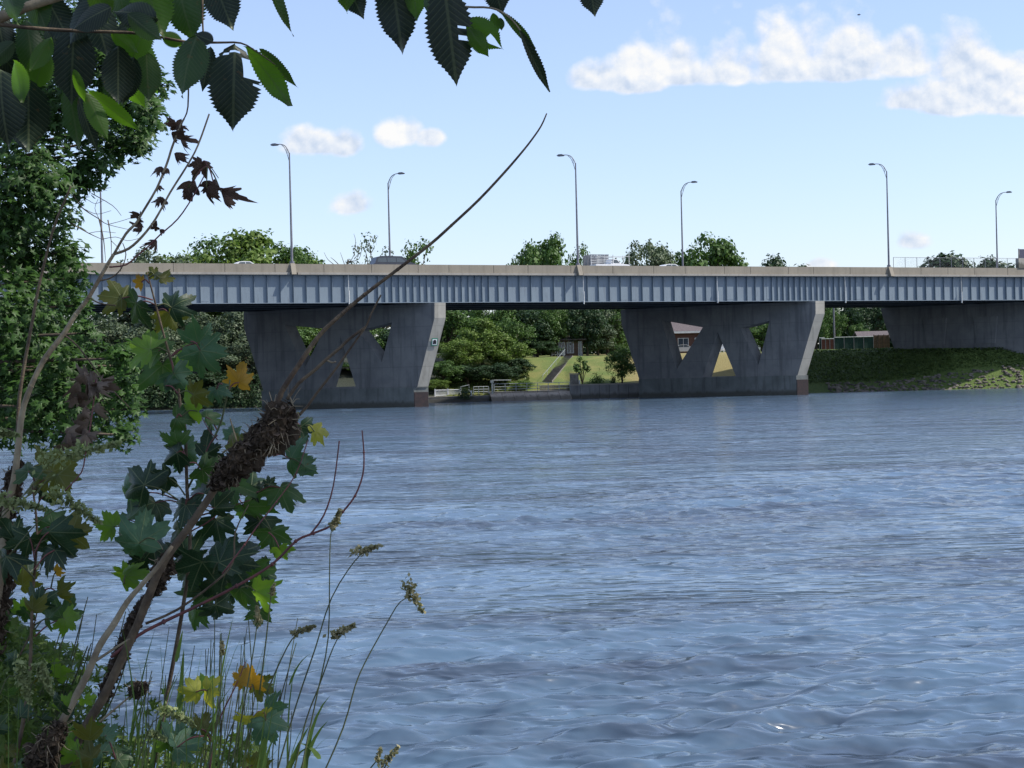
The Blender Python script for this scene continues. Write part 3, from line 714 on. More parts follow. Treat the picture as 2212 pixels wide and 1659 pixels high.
def tree(x, ytop, wpx, Y, kind, label, cat='tree', group=None, base=None, name='tree', rz=None, hmul=1.0):
    top = P(x, ytop, Y); X = top.x; b = gz(X, Y) if base is None else base
    H = (top.z-b)*hmul; Wm = wpx/FP*Y
    r = thing(name, (X, Y, b), label, cat, group, random.uniform(0, 6.28) if rz is None else rz); r.scale = (Wm/.92, Wm/.92, H/1.0)
    cm, tm = KIND[kind]; link('crown', cm, r); link('trunk', tm, r); return r
gA = 'treetops behind the bridge'
for a in [
 (330,548,120,232,'grey','low pale treetop at the left end behind the bridge by the bare twigs'),
 (395,556,90,240,'yel2','short treetop seen left of the big rounded treetop'),
 (545,506,150,235,'yel','big rounded bright treetop between the left bush and the first near lamp'),
 (470,522,110,246,'mid2','left shoulder tree of the big rounded treetop group'),
 (610,540,110,240,'mid','leafy treetop just left of the first near lamp pole'),
 (668,545,60,232,'open','ragged treetop just right of the first near lamp pole'),
 (815,512,90,238,'open2','thin ragged treetop left of the far lamp above the minivan'),
 (880,522,90,236,'open','see-through treetop right of the far lamp above the minivan'),
 (1120,554,50,240,'open','small low treetop left of the tall ragged treetops mid bridge'),
 (1150,540,60,240,'mid2','lower treetop leaning against the tallest ragged treetop mid bridge'),
 (1188,518,85,236,'mid','tallest ragged treetop mid bridge left of the middle near lamp'),
 (1240,532,55,238,'open','narrow treetop behind the middle near lamp'),
 (1385,530,85,240,'grey','broad grey-green treetop right of the pickup'),
 (1430,540,80,246,'grey2','lower grey-green treetop left of the middle far lamp'),
 (1520,520,100,238,'mid','dark full treetop right of the middle far lamp'),
 (1690,561,100,262,'dark2','low dark treetop between the piers under the small cloud'),
 (2062,557,130,262,'dark','low dark treetop seen through the chain-link fence'),
 (2150,563,80,262,'dark2','lowest dark treetop behind the right far lamp')]:
    x, yt, wp, Y, k, l = a
    tree(x, yt-3, wp*(1.75 if wp > 60 else 2.0), Y, k, l, group=gA)
# bare tree above the bridge between x 700 and 790
bt = thing('bare_tree', P(745, 700, 236), 'leafless grey branches poking above the bridge left of the thin treetop', 'tree'); mb = MB()
base = P(745, 680, 236); mb.tube([base, P(748, 600, 236), P(752, 560, 236)], [.22, .1], 6)
for pl in ([(748,600),(725,575),(708,560),(700,545)], [(750,590),(742,565),(735,545)], [(752,570),(765,550),(768,520),(764,505)], [(752,565),(775,560),(782,535)], [(735,575),(722,562),(714,556)], [(765,560),(775,545),(772,530)]):
    mb.tube([P(a, b, 236) for a, b in pl], [.07, .02], 4)
mb.build('trunk', 'bark', bt, smooth=True)
# wooded bank at left behind the bridge
gB = 'bushy trees on the far left bank'
rr = random.Random(5)
L1 = [(235,690,130,186,'grey'),(330,672,150,184,'grey2'),(420,678,150,188,'grey'),(510,672,140,186,'grey2'),(270,745,130,180,'mid2'),(365,740,140,179,'grey'),(460,745,150,180,'grey2'),(545,735,110,181,'grey'),
      (290,800,110,177,'dark'),(380,805,120,176.5,'dark2'),(470,800,120,177,'dark'),(540,805,100,177,'dark2'),(130,700,150,184,'dark'),(60,690,140,186,'mid'),(150,790,130,178,'dark2'),(50,790,140,178,'dark')]
wd = {'grey': 'pale grey-green', 'grey2': 'dusty grey-green', 'dark': 'deep dark green', 'dark2': 'dark glossy green', 'mid': 'mid green', 'mid2': 'fresh green'}
pl_ = ['behind the left maple', 'tall and under the deck left of the near pier', 'behind the maple sapling stem', 'touching the near pier at its left', 'half hidden by the left maple', 'behind the sapling leaves', 'left of the orange leaf', 'close against the near pier',
       'at the waterline by the left maple', 'at the waterline under the sapling', 'at the waterline left of the orange leaf', 'at the waterline beside the near pier', 'hidden deep behind the left maple', 'at the left edge behind the maple', 'low behind the left maple', 'low at the left edge of the photo']
for (x, yt, wp, Y, k), p in zip(L1, pl_): tree(x, yt, wp, Y, k, wd[k]+' bushy tree '+p, group=gB)
# trees seen through the near pier and in the gap
gC = 'trees under the bridge between the piers'
for a in [
 (620,690,130,196,'mid','mid green tree seen through the left opening of the near pier'),
 (690,690,120,200,'yel','bright tree behind the middle of the near pier'),
 (770,690,130,196,'mid2','tree seen through the right opening of the near pier'),
 (700,780,110,188,'dark','dark low bush behind the triangular opening of the near pier'),
 (790,780,120,188,'mid','low bush hidden behind the near pier'),
 (870,700,120,198,'dark','dark tree behind the right end of the near pier'),
 (965,660,130,200,'mid','mid green tree touching the near pier on its right'),
 (1040,690,100,192,'yel','yellow-green tree in full sun right of the near pier'),
 (1000,735,100,190,'yel2','bright leafy tree lower right of the near pier'),
 (1090,730,105,191,'yel','yellow-green tree leaning over the dark bank in the gap'),
 (1060,655,130,206,'mid2','tall fresh green tree behind the yellow-green ones'),
 (1130,660,120,206,'dark','tall dark tree left of the little cottage'),
 (1160,735,90,203,'dark2','dark tree in shade beside the left edge of the lawn'),
 (1190,655,110,222,'mid','tall tree rising behind the left side of the cottage'),
 (1250,648,120,236,'dark2','tall dark tree directly behind the cottage'),
 (1310,650,110,214,'grey','pale grey-green tree overhanging right of the cottage'),
 (1290,690,80,208,'grey2','hanging grey-green foliage at the right wall of the cottage'),
 (1365,650,110,222,'dark','dark tree behind the left end of the middle pier'),
 (1188,652,84,206.6,'mid2','leafy tree overhanging the left half of the cottage roof'),
 (1266,650,84,206.8,'dark','dark tree overhanging the right half of the cottage roof'),
 (1325,655,90,212,'mid','green tree behind the young tree at the top of the lawn'),
 (1100,690,90,196,'mid2','fresh green tree in the middle of the gap left of the lawn'),
 (960,780,90,184,'mid','low bush beside the near pier above the white fence'),
 (1010,790,90,185,'dark','dark low bush behind the grey railing'),
 (1070,785,100,186,'dark2','dark low bush behind the winch post'),
 (1115,775,80,189,'dark','dark low bush at the foot of the lawn'),
 (940,820,60,181,'yel2','small bright bush at the waterside next to the near pier'),
 (1125,822,55,183.6,'yel2','light green shrub behind the grey railing')]:
    x, yt, wp, Y, k, l = a
    tree(x, yt, wp, Y, k, l, group=gC)
gD = 'trees behind the middle pier and the right bank'
for a in [(1420,650,120,245,'mid','tree behind the left opening of the middle pier, over the brick house'),(1500,640,130,262,'dark','dark tree behind the brick house'),(1570,650,110,250,'mid2','tree behind the middle pier top'),
 (1645,700,90,205,'mid','green tree filling the right opening of the middle pier'),(1700,650,110,240,'dark','dark tree behind the right end of the middle pier'),
 (1795,665,60,215,'mid2','ivy-green tree beside the utility pole right of the middle pier'),(1850,655,90,250,'dark','dark tree behind the utility pole'),(1855,700,45,218,'mid','narrow light green tree above the grey shed roof'),
 (1890,650,100,240,'dark2','dark tree left of the solid right pier'),(1950,640,120,256,'dark','dark tree hidden behind the solid right pier'),(2060,640,140,256,'dark2','dark tree far behind the solid right pier'),(2180,640,140,250,'dark','dark tree behind the far right under the deck'),(1760,640,90,250,'dark2','dark tree just right of the middle pier top')]:
    x, yt, wp, Y, k, l = a
    tree(x, yt, wp, Y, k, l, group=gD)
def woods():
    rng = np.random.default_rng(31); Cs = []; Ns = []
    for i in range(430):
        X = rng.uniform(-130, 130); Y = rng.uniform(264, 292); z0 = gz(X, Y); z = z0+(rng.uniform(-1, 10.5) if i % 2 else rng.uniform(-.5, 4)); r = rng.uniform(2.0, 3.6); n = 230
        d = unit(rng.normal(size=(n, 3))); Cs.append(np.array([X, Y, z])+d*r*rng.uniform(.7, 1.1, n)[:, None]); Ns.append(unit(d+rng.normal(size=(n, 3))*.4))
    V, k, F = leaf_cloud(np.vstack(Cs), np.vstack(Ns), .95, rng); tag(link('far_woods', np_mesh('far_woods', V, k, F, 'fol_dark')), 'dark far-off wood closing the view beneath the bridge deck', 'woods', kind='stuff')
woods()
# young tree and palm-like shrub on the lawn
yt_ = tree(1342, 745, 66, 184.8, 'mid2', 'young round-crowned tree by the retaining wall on the lawn', name='young_tree')
for ch in yt_.children: pass
sh = thing('shrub', P(1258, 832, 184.3), 'dark upright shrub with spreading leaves beside the stone pillar', 'shrub'); V = []
rng = np.random.default_rng(8); mb = MB()
for i in range(9):
    a = rng.uniform(0, 6.28); h = rng.uniform(1.5, 3.0); q = sh.location
    tip = q+Vector((math.cos(a)*rng.uniform(.2, 1.0), math.sin(a)*.5, h)); mb.tube([q, q*.5+tip*.5+Vector((0,0,.3)), tip], [.05, .02], 5)
    n = 60; d = unit(rng.normal(size=(n, 3))); V.append((np.array(tip)+d*rng.uniform(.1, .45, n)[:, None], unit(d+np.array([0,0,.6]))))
mb.build('stem', 'bark', sh)
Vv, k, F = leaf_cloud(np.vstack([v[0] for v in V])-np.array(sh.location), np.vstack([v[1] for v in V]), .28, rng); link('foliage', np_mesh('foliage', Vv, k, F, 'fol_mid'), sh)
def bush(x, y, wpx, hpx, Y, m, label, name='shrub', n=500, leaf=.2, group=None):
    q = P(x, y, Y); rng = np.random.default_rng(int(x)); o = thing(name, q, label, 'shrub', group)
    rx = wpx/2/FP*Y; rz_ = hpx/FP*Y
    d = unit(rng.normal(size=(n, 3))); d[:, 2] = np.abs(d[:, 2]); rad = rng.uniform(.5, 1.1, n)[:, None]*(1+.3*np.sin(d[:, :1]*8)*np.cos(d[:, 1:2]*7))
    Vv, k, F = leaf_cloud(d*rad*np.array([rx, rx*.8, rz_]), unit(d+rng.normal(size=(n, 3))*.5), leaf, rng); link('foliage', np_mesh('foliage', Vv, k, F, m), o)
    MB().tube([(0,0,-.1),(0,0,rz_*.6)], [.05,.02], 5).build('stem', 'bark', o, local=True)
bush(1325, 833, 14, 24, 184.6, 'fol_dark', 'slim dark shrub left of the young tree stem', leaf=.14)
bush(1004, 862, 30, 26, 178.5, 'fol_dark', 'dark shrub overhanging the wall right of the white fence', leaf=.18)
bush(1290, 832, 34, 26, 185.2, 'fol_mid', 'loose green shrub between the stone pillar and the lawn shadow', leaf=.18)

# ------------------------------------------------------------------ far bank structures
# retaining wall (right) and landing
def wallrun(name, pts, Yf, zt, thick, m, label, cat='wall', zb=-1.5):
    A = P(pts[0], 850, Yf[0]); B = P(pts[1], 850, Yf[1]); dv = Vector((B.x-A.x, B.y-A.y, 0)); L = dv.length; rz = math.atan2(dv.y, dv.x)
    o = thing(name, (A.x, A.y, 0), label, cat, rz=rz); return o, L
o, L = wallrun('retaining_wall', (1233, 1420), (181.2, 183.1), None, .4, 'wall', 'long grey concrete retaining wall at the waterline left of the middle pier', 'wall')
mb = MB(); n = 9
for i in range(n): mb.box(L*i/n, L*(i+1)/n-.03, 0, .5, -1.5, 1.50)
mb.build('wall_body', 'wall', o, local=True); MB().box(-.02, L, -.06, .55, 1.502, 1.64).build('coping', 'lip', o, local=True)
o, L = wallrun('boat_ramp', (1058, 1231), (179.9, 181.9), None, .4, 'apron', 'sunlit sloping concrete ramp below the grey railing', 'ramp')
mb = MB(); n = 7
for i in range(n): mb.prism([(L*i/n, .0, .93),(L*i/n, -1.6, -.25),(L*i/n, -1.6, -1.2),(L*i/n, .6, -1.2),(L*i/n, .6, .93)], (L/n-.03, 0, 0))
mb.build('apron', 'apron', o, local=True); MB().box(-.02, L, -.05, 3.8, .932, 1.02).build('landing', 'lip', o, local=True)
rail_root = thing('railing', P(1054, 846, 180.0), 'grey metal pipe railing along the landing above the ramp', 'railing')
def rail_pts(x0, x1, Y0, Y1, zb, h, npost, root, rb=.03):
    A = P(x0, 846, Y0); B = P(x1, 846, Y1); A.z = B.z = zb
    for i in range(npost+1):
        p = A.lerp(B, i/npost); MB().box(p.x-.035, p.x+.035, p.y-.035, p.y+.035, zb, zb+h).build('post', 'rail', root)
    for k in (.35, .66, 1.0): MB().tube([A+Vector((0,0,h*k)), B+Vector((0,0,h*k))], rb, 5).build('rail', 'rail', root)
rail_pts(1068, 1231, 180.1, 182.0, .95, .95, 7, rail_root)
r2 = thing('railing', P(1020, 852, 179.2), 'short grey railing section left of the winch post', 'railing'); rail_pts(1023, 1056, 179.2, 179.8, .80, .85, 3, r2)
o, L = wallrun('river_wall', (925, 1057), (177.6, 179.4), None, .4, 'wall', 'low grey river wall under the white fence', 'wall')
MB().box(0, L, 0, .5, -1.5, .60).build('wall_body', 'wall', o, local=True); MB().box(0, L, -.04, 2.2, .602, .68).build('coping', 'lip', o, local=True)
wf = thing('white_fence', P(935, 857, 178.4), 'low white picket fence beside the near pier at the waterside', 'fence')
A = P(940, 857, 178.5); B = P(995, 856, 179.2); A.z = B.z = .68; dv = B-A; n = 26
for z in (.15, .68): MB().box(0, dv.length, -.03, .03, z-.04, z+.04)
mb = MB()
for i in range(n+1):
    p = A+dv*i/n; mb.box(p.x-.03, p.x+.03, p.y-.02, p.y+.02, .72, 1.42)
mb.build('pickets', 'white', wf)
for z in (.80, 1.38): MB().tube([A+Vector((0,-.05,z-.68)), B+Vector((0,-.05,z-.68))], .035, 4).build('rail', 'white', wf)
for i in (0, 13, 26):
    p = A+dv*i/n; MB().box(p.x-.07, p.x+.07, p.y-.1, p.y+.04, .68, 1.52).build('post', 'white', wf)
# winch post with arm
wp_ = thing('winch_post', P(1064, 851, 179.9), 'pale green metal hoist post with a long horizontal arm by the railing', 'hoist')
q = wp_.location; q.z = .8
MB().box(q.x-.1, q.x+.1, q.y-.1, q.y+.1, .8, 2.05).build('post', 'rail', wp_)
MB().box(q.x-.22, q.x+.16, q.y-.18, q.y+.18, 2.05, 2.35).build('winch_box', 'rail', wp_)
MB().tube([Vector((q.x, q.y, 2.32)), P(1103, 821, 180.4)], .04, 5).tube([P(1103, 819, 180.4), P(1103, 824, 180.4)], .04, 5).build('arm', 'rail', wp_)
fr = thing('metal_frame', P(1012, 846, 179), 'small grey metal frame standing behind the dark overhanging shrub', 'frame')
MB().tube([P(995, 836, 179), P(1013, 831.5, 179.2), P(1013, 846, 179.2)], .045, 5, 1).tube([P(995, 836, 179), P(996, 845, 179)], .04, 5).build('tubes', 'rail', fr)
fb = thing('white_post', P(1018, 856, 179.1), 'short white post between the small frame and the railing', 'post'); q = P(1018, 856, 179.0)
MB().box(q.x-.1, q.x+.1, q.y-.1, q.y+.1, .6, 1.15).box(q.x-.14, q.x+.14, q.y-.14, q.y+.14, 1.15, 1.22).build('shaft', 'white', fb)
# stairs
def ground_hit(x, y):
    d = ray(x, y); t = 170/d.y
    for i in range(1200):
        p = CAMLOC+d*t
        if p.z <= gz(p.x, p.y): return p
        t += .05/d.y
    return p
sb = ground_hit(1183, 826.5); stp = ground_hit(1229, 771.5)
stairs = thing('garden_stairs', sb, 'long straight stone garden stairs climbing the lawn to the cottage', 'stairs')
dv = stp-sb; hd = Vector((dv.x, dv.y, 0)).normalized(); sd = Vector((-hd.y, hd.x, 0)); mb = MB(); n = 22; hw = .52
for i in range(n):
    c = sb+dv*(i/n); c2 = sb+dv*((i+1)/n); z0 = c.z-.25; z1 = c2.z+.17
    mb.add([c-sd*hw+Vector((0,0,z0-c.z)), c+sd*hw+Vector((0,0,z0-c.z)), c2+sd*hw+Vector((0,0,z0-c2.z)), c2-sd*hw+Vector((0,0,z0-c2.z)),
            c-sd*hw+Vector((0,0,z1-c.z)), c+sd*hw+Vector((0,0,z1-c.z)), c2+sd*hw+Vector((0,0,z1-c2.z)), c2-sd*hw+Vector((0,0,z1-c2.z))],
           [(0,3,2,1),(4,5,6,7),(0,1,5,4),(1,2,6,5),(2,3,7,6),(3,0,4,7)])
mb.build('steps', 'steps', stairs)
up9 = Vector((0, 0, .85))
hr = MB().tube([sb+sd*(hw+.05)+up9, stp+sd*(hw+.05)+up9+dv*.04], .024, 6)
for i in range(6): p = sb+dv*i/5+sd*(hw+.05); hr.tube([p-Vector((0,0,.1)), p+up9], .025, 5)
hr.build('handrail', 'rail', stairs)
lw = thing('garden_wall', P(1120, 832, 184.6), 'low grey garden wall at the foot of the lawn behind the railing', 'wall')
A = P(1165, 830, 184.9); B = P(1233, 830, 185.6)
mb = MB(); rr = random.Random(2)
for i in range(18):
    p = A.lerp(B, i/18); q = A.lerp(B, (i+1)/18)
    for j in range(2): mb.box(p.x+.01*j, q.x-.02, p.y-.9+.02*j, p.y-.5, .9+.33*j, 1.2+.35*j+rr.uniform(-.03, .0))
mb.build('stones', 'stone', lw)
sp_ = thing('stone_pillar', P(1236, 832, 183.0), 'square grey stone pillar at the left end of the retaining wall', 'pillar'); q = P(1241, 832, 183.0)
mb = MB(); rr = random.Random(3)
for k in range(6):
    for j in range(2): mb.box(q.x-.5+.5*j, q.x-.03+.5*j+rr.uniform(-.01, .02), q.y-.4, q.y+.4, 1.45+.22*k, 1.65+.22*k)
mb.box(q.x-.46, q.x+.44, q.y-.36, q.y+.36, 1.4, 2.75)
mb.build('shaft', 'stone', sp_); MB().box(q.x-.56, q.x+.56, q.y-.46, q.y+.46, 2.76, 2.88).build('cap', 'lip', sp_)
gp = P(1252, 829, 182.6); o = thing('white_post', gp, 'small white post next to the stone pillar', 'post'); MB().box(gp.x-.09, gp.x+.09, gp.y-.09, gp.y+.09, 1.5, 2.05).box(gp.x-.12, gp.x+.12, gp.y-.12, gp.y+.12, 2.05, 2.1).build('shaft', 'offwhite', o)

def gable(root, x0, x1, y0, y1, zb, zw, zr, mw, mr, ov=.35, ridge='x'):
    MB().box(x0, x1, y0, y1, zb, zw).build('wall', mw, root, local=True)
    ym = (y0+y1)/2; xm = (x0+x1)/2
    if ridge == 'x':
        rf = MB().prism([(x0-ov, y0-ov, zw-.02), (x0-ov, ym, zr), (x0-ov, y1+ov, zw-.02), (x0-ov, y1+ov, zw+.12), (x0-ov, ym, zr+.16), (x0-ov, y0-ov, zw+.12)], (x1-x0+2*ov, 0, 0))
        MB().prism([(x0+.01, y0+.01, zw+.001), (x0+.01, ym, zr-.03), (x0+.01, y1-.01, zw+.001)], (x1-x0-.02, 0, 0)).build('gable', mw, root, local=True)
    else:
        rf = MB().prism([(x0-ov, y0-ov, zw-.02), (xm, y0-ov, zr), (x1+ov, y0-ov, zw-.02), (x1+ov, y0-ov, zw+.12), (xm, y0-ov, zr+.16), (x0-ov, y0-ov, zw+.12)], (0, y1-y0+2*ov, 0))
        MB().prism([(x0+.01, y0+.01, zw+.001), (xm, y0+.01, zr-.03), (x1-.01, y0+.01, zw+.001)], (0, y1-y0-.02, 0)).build('gable', mw, root, local=True)
    return rf.build('roof', mr, root, local=True)
def window(root, x0, x1, y, z0, z1, frame='offwhite', name='window', door=False):
    f_ = MB().box(x0-.07, x1+.07, y-.06, y-.002, z0-.07, z1+.07).build(name, frame, root, local=True)
    xm = (x0+x1)/2
    MB().box(x0, xm-.03, y-.07, y-.061, z0, z1).box(xm+.03, x1, y-.07, y-.061, z0, z1).build('pane', 'glass', f_, local=True)
# cottage
q = P(1226, 768, 206); zc = gz(q.x, 206)
co = thing('cottage', (q.x, 206, zc), 'small brown cottage with white-framed windows at the top of the garden stairs', 'house')
gable(co, -1.4, 2.0, 0, 4, 0, 2.1, 2.9, 'brownwood', 'shingle', .45, 'x')
window(co, -1.05, -.35, 0, .3, 1.8); window(co, .0, .75, 0, .5, 1.8); window(co, 1.45, 1.8, 0, .1, 1.85)
gr = MB()
for x in (-2.0, -1.3, -.6): gr.box(x-.04, x+.04, -1.2, -1.12, -.2, .8)
gr.box(-2.0, -.6, -1.2, -1.13, .75, .82); gr.box(-2.0, -.6, -1.2, -1.13, .3, .36); gr.build('porch_railing', 'offwhite', co, local=True)
MB().box(-2.2, 2.4, -1.3, -.01, -.4, .02).build('porch', 'steps', co, local=True)
# brick house seen through the middle pier
q = P(1490, 762, 226); zh = gz(q.x, 226)
ho = thing('brick_house', (q.x, 226, zh), 'red brick house with grey roof seen through the left opening of the middle pier', 'house')
gable(ho, -4.5, 3.2, 0, 8, 0, 2.9, 4.4, 'brick', 'shingle', .5, 'x')
MB().box(-5, 3.7, -.55, -.50, 2.72, 3.0).build('gutter', 'offwhite', ho, local=True)
window(ho, -1.55, -.2, 0, .7, 2.0); window(ho, .8, 2.0, 0, .7, 2.0); window(ho, -4.0, -2.9, 0, .7, 2.0)
def ground_car(x, Y, label, m, sc=.8):
    q = P(x, 760, Y); z = gz(q.x, Y); r = thing('parked_car', (q.x, Y, z), label, 'car', 'cars parked behind the middle pier'); r.scale = (sc,)*3
    MB().prism([(px, -.8, pz) for px, pz in sed_p], (0, 1.6, 0)).build('body', m, r, local=True)
    for g in gl:
        for y_ in (-.812, .8): MB().prism([(px, y_, pz) for px, pz in g], (0, .012, 0)).build('window', 'glass', r, local=True)
    wheels(r, (-1.42, 1.42), .76)
ground_car(1478, 216, 'pale green-grey car parked in front of the brick house', 'carsilver')
ground_car(1558, 219, 'white car parked behind the triangular opening of the middle pier', 'white')
ground_car(1643, 216, 'silver car half hidden under the tree in the right opening of the middle pier', 'carsilver')
def lawn_chair(x, Y, label, rz):
    q = P(x, 765, Y); z = gz(q.x, Y); r = thing('lawn_chair', (q.x, Y, z), label, 'chair', 'white garden chairs on the lawn', rz)
    MB().box(-.28, .28, -.28, .28, .40, .45).build('seat', 'white', r, local=True)
    b = MB()
    for i in range(5): b.box(-.27+.115*i, -.19+.115*i, .27, .30, .45, 1.0)
    b.box(-.28, .28, .27, .31, 1.0, 1.07).build('backrest', 'white', r, local=True)
    for sx in (-.25, .25):
        for sy in (-.25, .25): MB().box(sx-.03, sx+.03, sy-.03, sy+.03, 0, .4).build('leg', 'white', r, local=True)
    return r
lawn_chair(1549, 203, 'white garden chair at the left behind the triangular opening of the middle pier', .3)
lawn_chair(1560, 203.5, 'white garden chair at the right behind the triangular opening of the middle pier', -.4)
# right bank: fences, shed, pole
def fencebox(x0, x1, Y, yt, yb, m, name, label, posts=4, rail=True):
    A = P(x0, yb, Y); B = P(x1, yb, Y); tz = P((x0+x1)/2, yt, Y).z; zb = min(A.z, B.z)-.6
    o = thing(name, (A.x, Y, zb), label, 'fence'); L = B.x-A.x; h = tz-zb; mb = MB(); n = int(L/.22)
    for i in range(n): mb.box(L*i/n, L*(i+1)/n-.012, 0, .04, 0, h-.05)
    mb.build('panel', m, o, local=True)
    for i in range(posts+1): MB().box(L*i/posts-.04, L*i/posts+.04, -.08, -.001, 0, h+.03).build('post', m if not rail else 'pole', o, local=True)
    if rail: MB().tube([(0, -.04, h), (L, -.04, h)], .05, 5).build('top_rail', 'rail', o, local=True)
c4 = lambda x, y: (1662+.2486*x, 502.7+.2486*y)
fencebox(1770, 1782, 203.6, 730, 752, 'greenfence', 'green_fence', 'short dark green fence end beside the middle pier', 1)
fencebox(c4(452,0)[0], c4(562,0)[0], 203.4, 732, 749, 'redwood', 'red_fence', 'red board fence panel between the middle pier and the green fence', 3)
fencebox(c4(565,0)[0], c4(905,0)[0], 203.6, 728, 753, 'greenfence', 'green_fence', 'long dark green fence on the right bank below the shed roof', 4)
fencebox(c4(908,0)[0], c4(1040,0)[0], 203.8, 723, 753, 'brownwood', 'wooden_fence', 'weathered brown board fence at the left of the solid right pier', 3, False)
q = P(1882, 728, 209); o = thing('garden_shed', (q.x, 209, gz(q.x, 209)), 'garden shed with low grey roof behind the green fence', 'shed')
ztop = P(1880, 715, 209).z-o.location.z
gable(o, -1.5, 2.2, 0, 3, 0, ztop-.9, ztop-.15, 'brownwood', 'shingle', .3, 'x'); MB().box(.2, 1.0, -.03, -.002, .1, ztop-1.1).build('door', 'offwhite', o, local=True)
q = P(1803, 760, 207); o = thing('utility_pole', (q.x, 207, gz(q.x, 207)), 'grey wooden utility pole right of the middle pier', 'pole')
MB().tube([(0,0,0),(0,0,9)], [.13,.10], 8, 1).build('shaft', 'pole', o, local=True); MB().box(-.7, .7, -.06, .06, 8.2, 8.35).build('crossarm', 'bark', o, local=True)
# vine-covered pillar next to it
bush(1768+14, 752, 22, 70, 206, 'fol_mid', 'tall ivy-covered stump beside the middle pier', n=900, leaf=.16)
for i in range(13):
    x = 120+i*36
    bush(x, 880, 62, 46+12*((i*7) % 3), shore(P(x, 880, 172).x)+.9, 'fol_dark', 'dark shrub overhanging the far left waterline, number %d counted from the near pier leftwards' % (13-i), n=1300, leaf=.24, group='shrubs along the far left waterline')
# riprap and ground cover
def rocks():
    mb = MB(); rr = random.Random(9)
    for i in range(900):
        X = rr.uniform(36, 72); d = rr.uniform(-.4, 2.4)*(1 if X < 56 else 1.2); Y = shore(X)+d; r = rr.uniform(.06, .24)*(1 if X < 56 else 1.25)
        mb.ico((X, Y, gz(X, Y)+r*.2), r, 1, (rr.uniform(.8, 1.5), rr.uniform(.8, 1.2), rr.uniform(.5, .8)), .5)
    tag(mb.build('riprap', 'rock'), 'heap of pale broken rocks along the right bank waterline', 'rocks', kind='stuff')
rocks()
def cover():
    rng = np.random.default_rng(4); P_ = []
    for i in range(26000):
        k = rng.random()
        if .55 <= k < .9: continue
        if k < .55: X = rng.uniform(30.5, 60); d = rng.uniform(2.6, 13)
        elif k < .9: X = rng.uniform(-62, -8); d = rng.uniform(.0, 14)
        else: X = rng.uniform(-8, 2); d = rng.uniform(4.6, 12)
        if 8+.3*X > 0 and X < 2 and k >= .9 and d > 5+(2+0)*0+ (X+8)*-.2+8: continue
        P_.append((X, shore(X)+d, gz(X, shore(X)+d)+rng.uniform(0, .22)))
    P_ = np.array(P_); N_ = unit(rng.normal(size=P_.shape)+np.array([0, -.3, 1.2]))
    V, k, F = leaf_cloud(P_, N_, .26, rng); tag(link('ground_cover', np_mesh('ground_cover', V, k, F, 'ground_cover')), 'low green weeds covering the river banks under the bridge', 'ground cover', kind='stuff')
cover()

# ------------------------------------------------------------------ left maple tree, 19 m out
def left_maple():
    lob = [(300,235,62),(335,190,40),(270,160,70),(325,262,42),(220,110,95),(120,80,110),(20,90,110),(40,230,120),(150,230,100),(240,300,60),(290,310,48),(200,360,55),(165,390,45),(60,380,110),(10,470,110),
           (120,460,62),(60,560,100),(145,545,45),(160,600,42),(110,640,80),(20,680,110),(165,660,38),(185,720,30),(120,740,75),(40,800,110),(150,800,70),(215,780,48),(265,775,38),(200,850,70),(262,840,48),(285,885,32),(100,880,90),
           (230,910,52),(270,940,34),(170,935,50),(20,900,80),(300,790,20),(-80,200,120),(-80,500,130),(-80,800,120)]
    root = thing('maple_tree', Vector((-10.6, 19.5, .9)), 'large leafy maple overhanging the water on the left bank', 'tree')
    rng = np.random.default_rng(2); Cs = []; Ns = []; br = MB(); base = root.location
    br.tube([base-Vector((0,0,.4)), base+Vector((.4,0,2)), base+Vector((.9,.2,4.5)), base+Vector((1.3,0,9))], [.28,.1], 9)
    for i, (x, y, r) in enumerate(lob):
        Y = 19+rng.uniform(-1.2, 1.4); c = P(x, y, Y); rm = r/FP*Y
        n = int(260*(r/60)**2)
        d = unit(rng.normal(size=(n, 3))); rad = rm*rng.uniform(.0, 1.0, n)[:, None]**.5*(1+.22*np.sin(d[:, :1]*9+i)*np.cos(d[:, 2:3]*8+i))
        Cs.append(np.array(c)+d*rad*np.array([1,1.2,1])); Ns.append(unit(d*.5+np.array([.1,-.35,.75])+rng.normal(size=(n, 3))*.42))
        s = base+Vector((.9, .2, max(.8, min(7, (c.z-.9)*.7)))); br.tube([s, s.lerp(c, .5)+Vector((0,0,.25)), c], [.05, .012], 5)
    V, k, F = leaf_cloud(np.vstack(Cs)-np.array(base), np.vstack(Ns), .155, rng, 'maple')
    link('crown', np_mesh('crown', V, k, F, 'fol_maple'), root); br.build('trunk', 'bark', root, smooth=True)
    tw = MB(); Yt = 18.6
    for pl, r in (([(157,421),(179,450),(214,473),(233,485),(288,498)], 3.2), ([(153,482),(192,504),(220,517)], 3.4), ([(198,418),(243,444),(262,466)], 2.2), ([(214,473),(224,520),(228,565)], 3.6),
                  ([(233,475),(240,520),(240,560)], 3), ([(160,400),(200,410),(240,405)], 1.6), ([(179,450),(200,460),(215,462),(240,455)], 1.6), ([(192,504),(215,500),(250,503)], 1.5), ([(233,485),(260,478),(285,470)], 1.5),
                  ([(220,517),(250,512),(275,520),(300,515)], 1.6), ([(240,520),(255,535),(262,548)], 1.6), ([(170,440),(185,430),(205,440),(225,432)], 1.4), ([(214,473),(205,450),(212,430)], 1.4)):
        tw.tube([P(a, b, Yt) for a, b in pl], [r/2/FP*Yt, .5/FP*Yt], 5)
    o = tw.build('dead_twigs', 'wood_brown', root, smooth=True); o['label'] = 'bare grey dead twigs sticking out beside the crown'
left_maple()

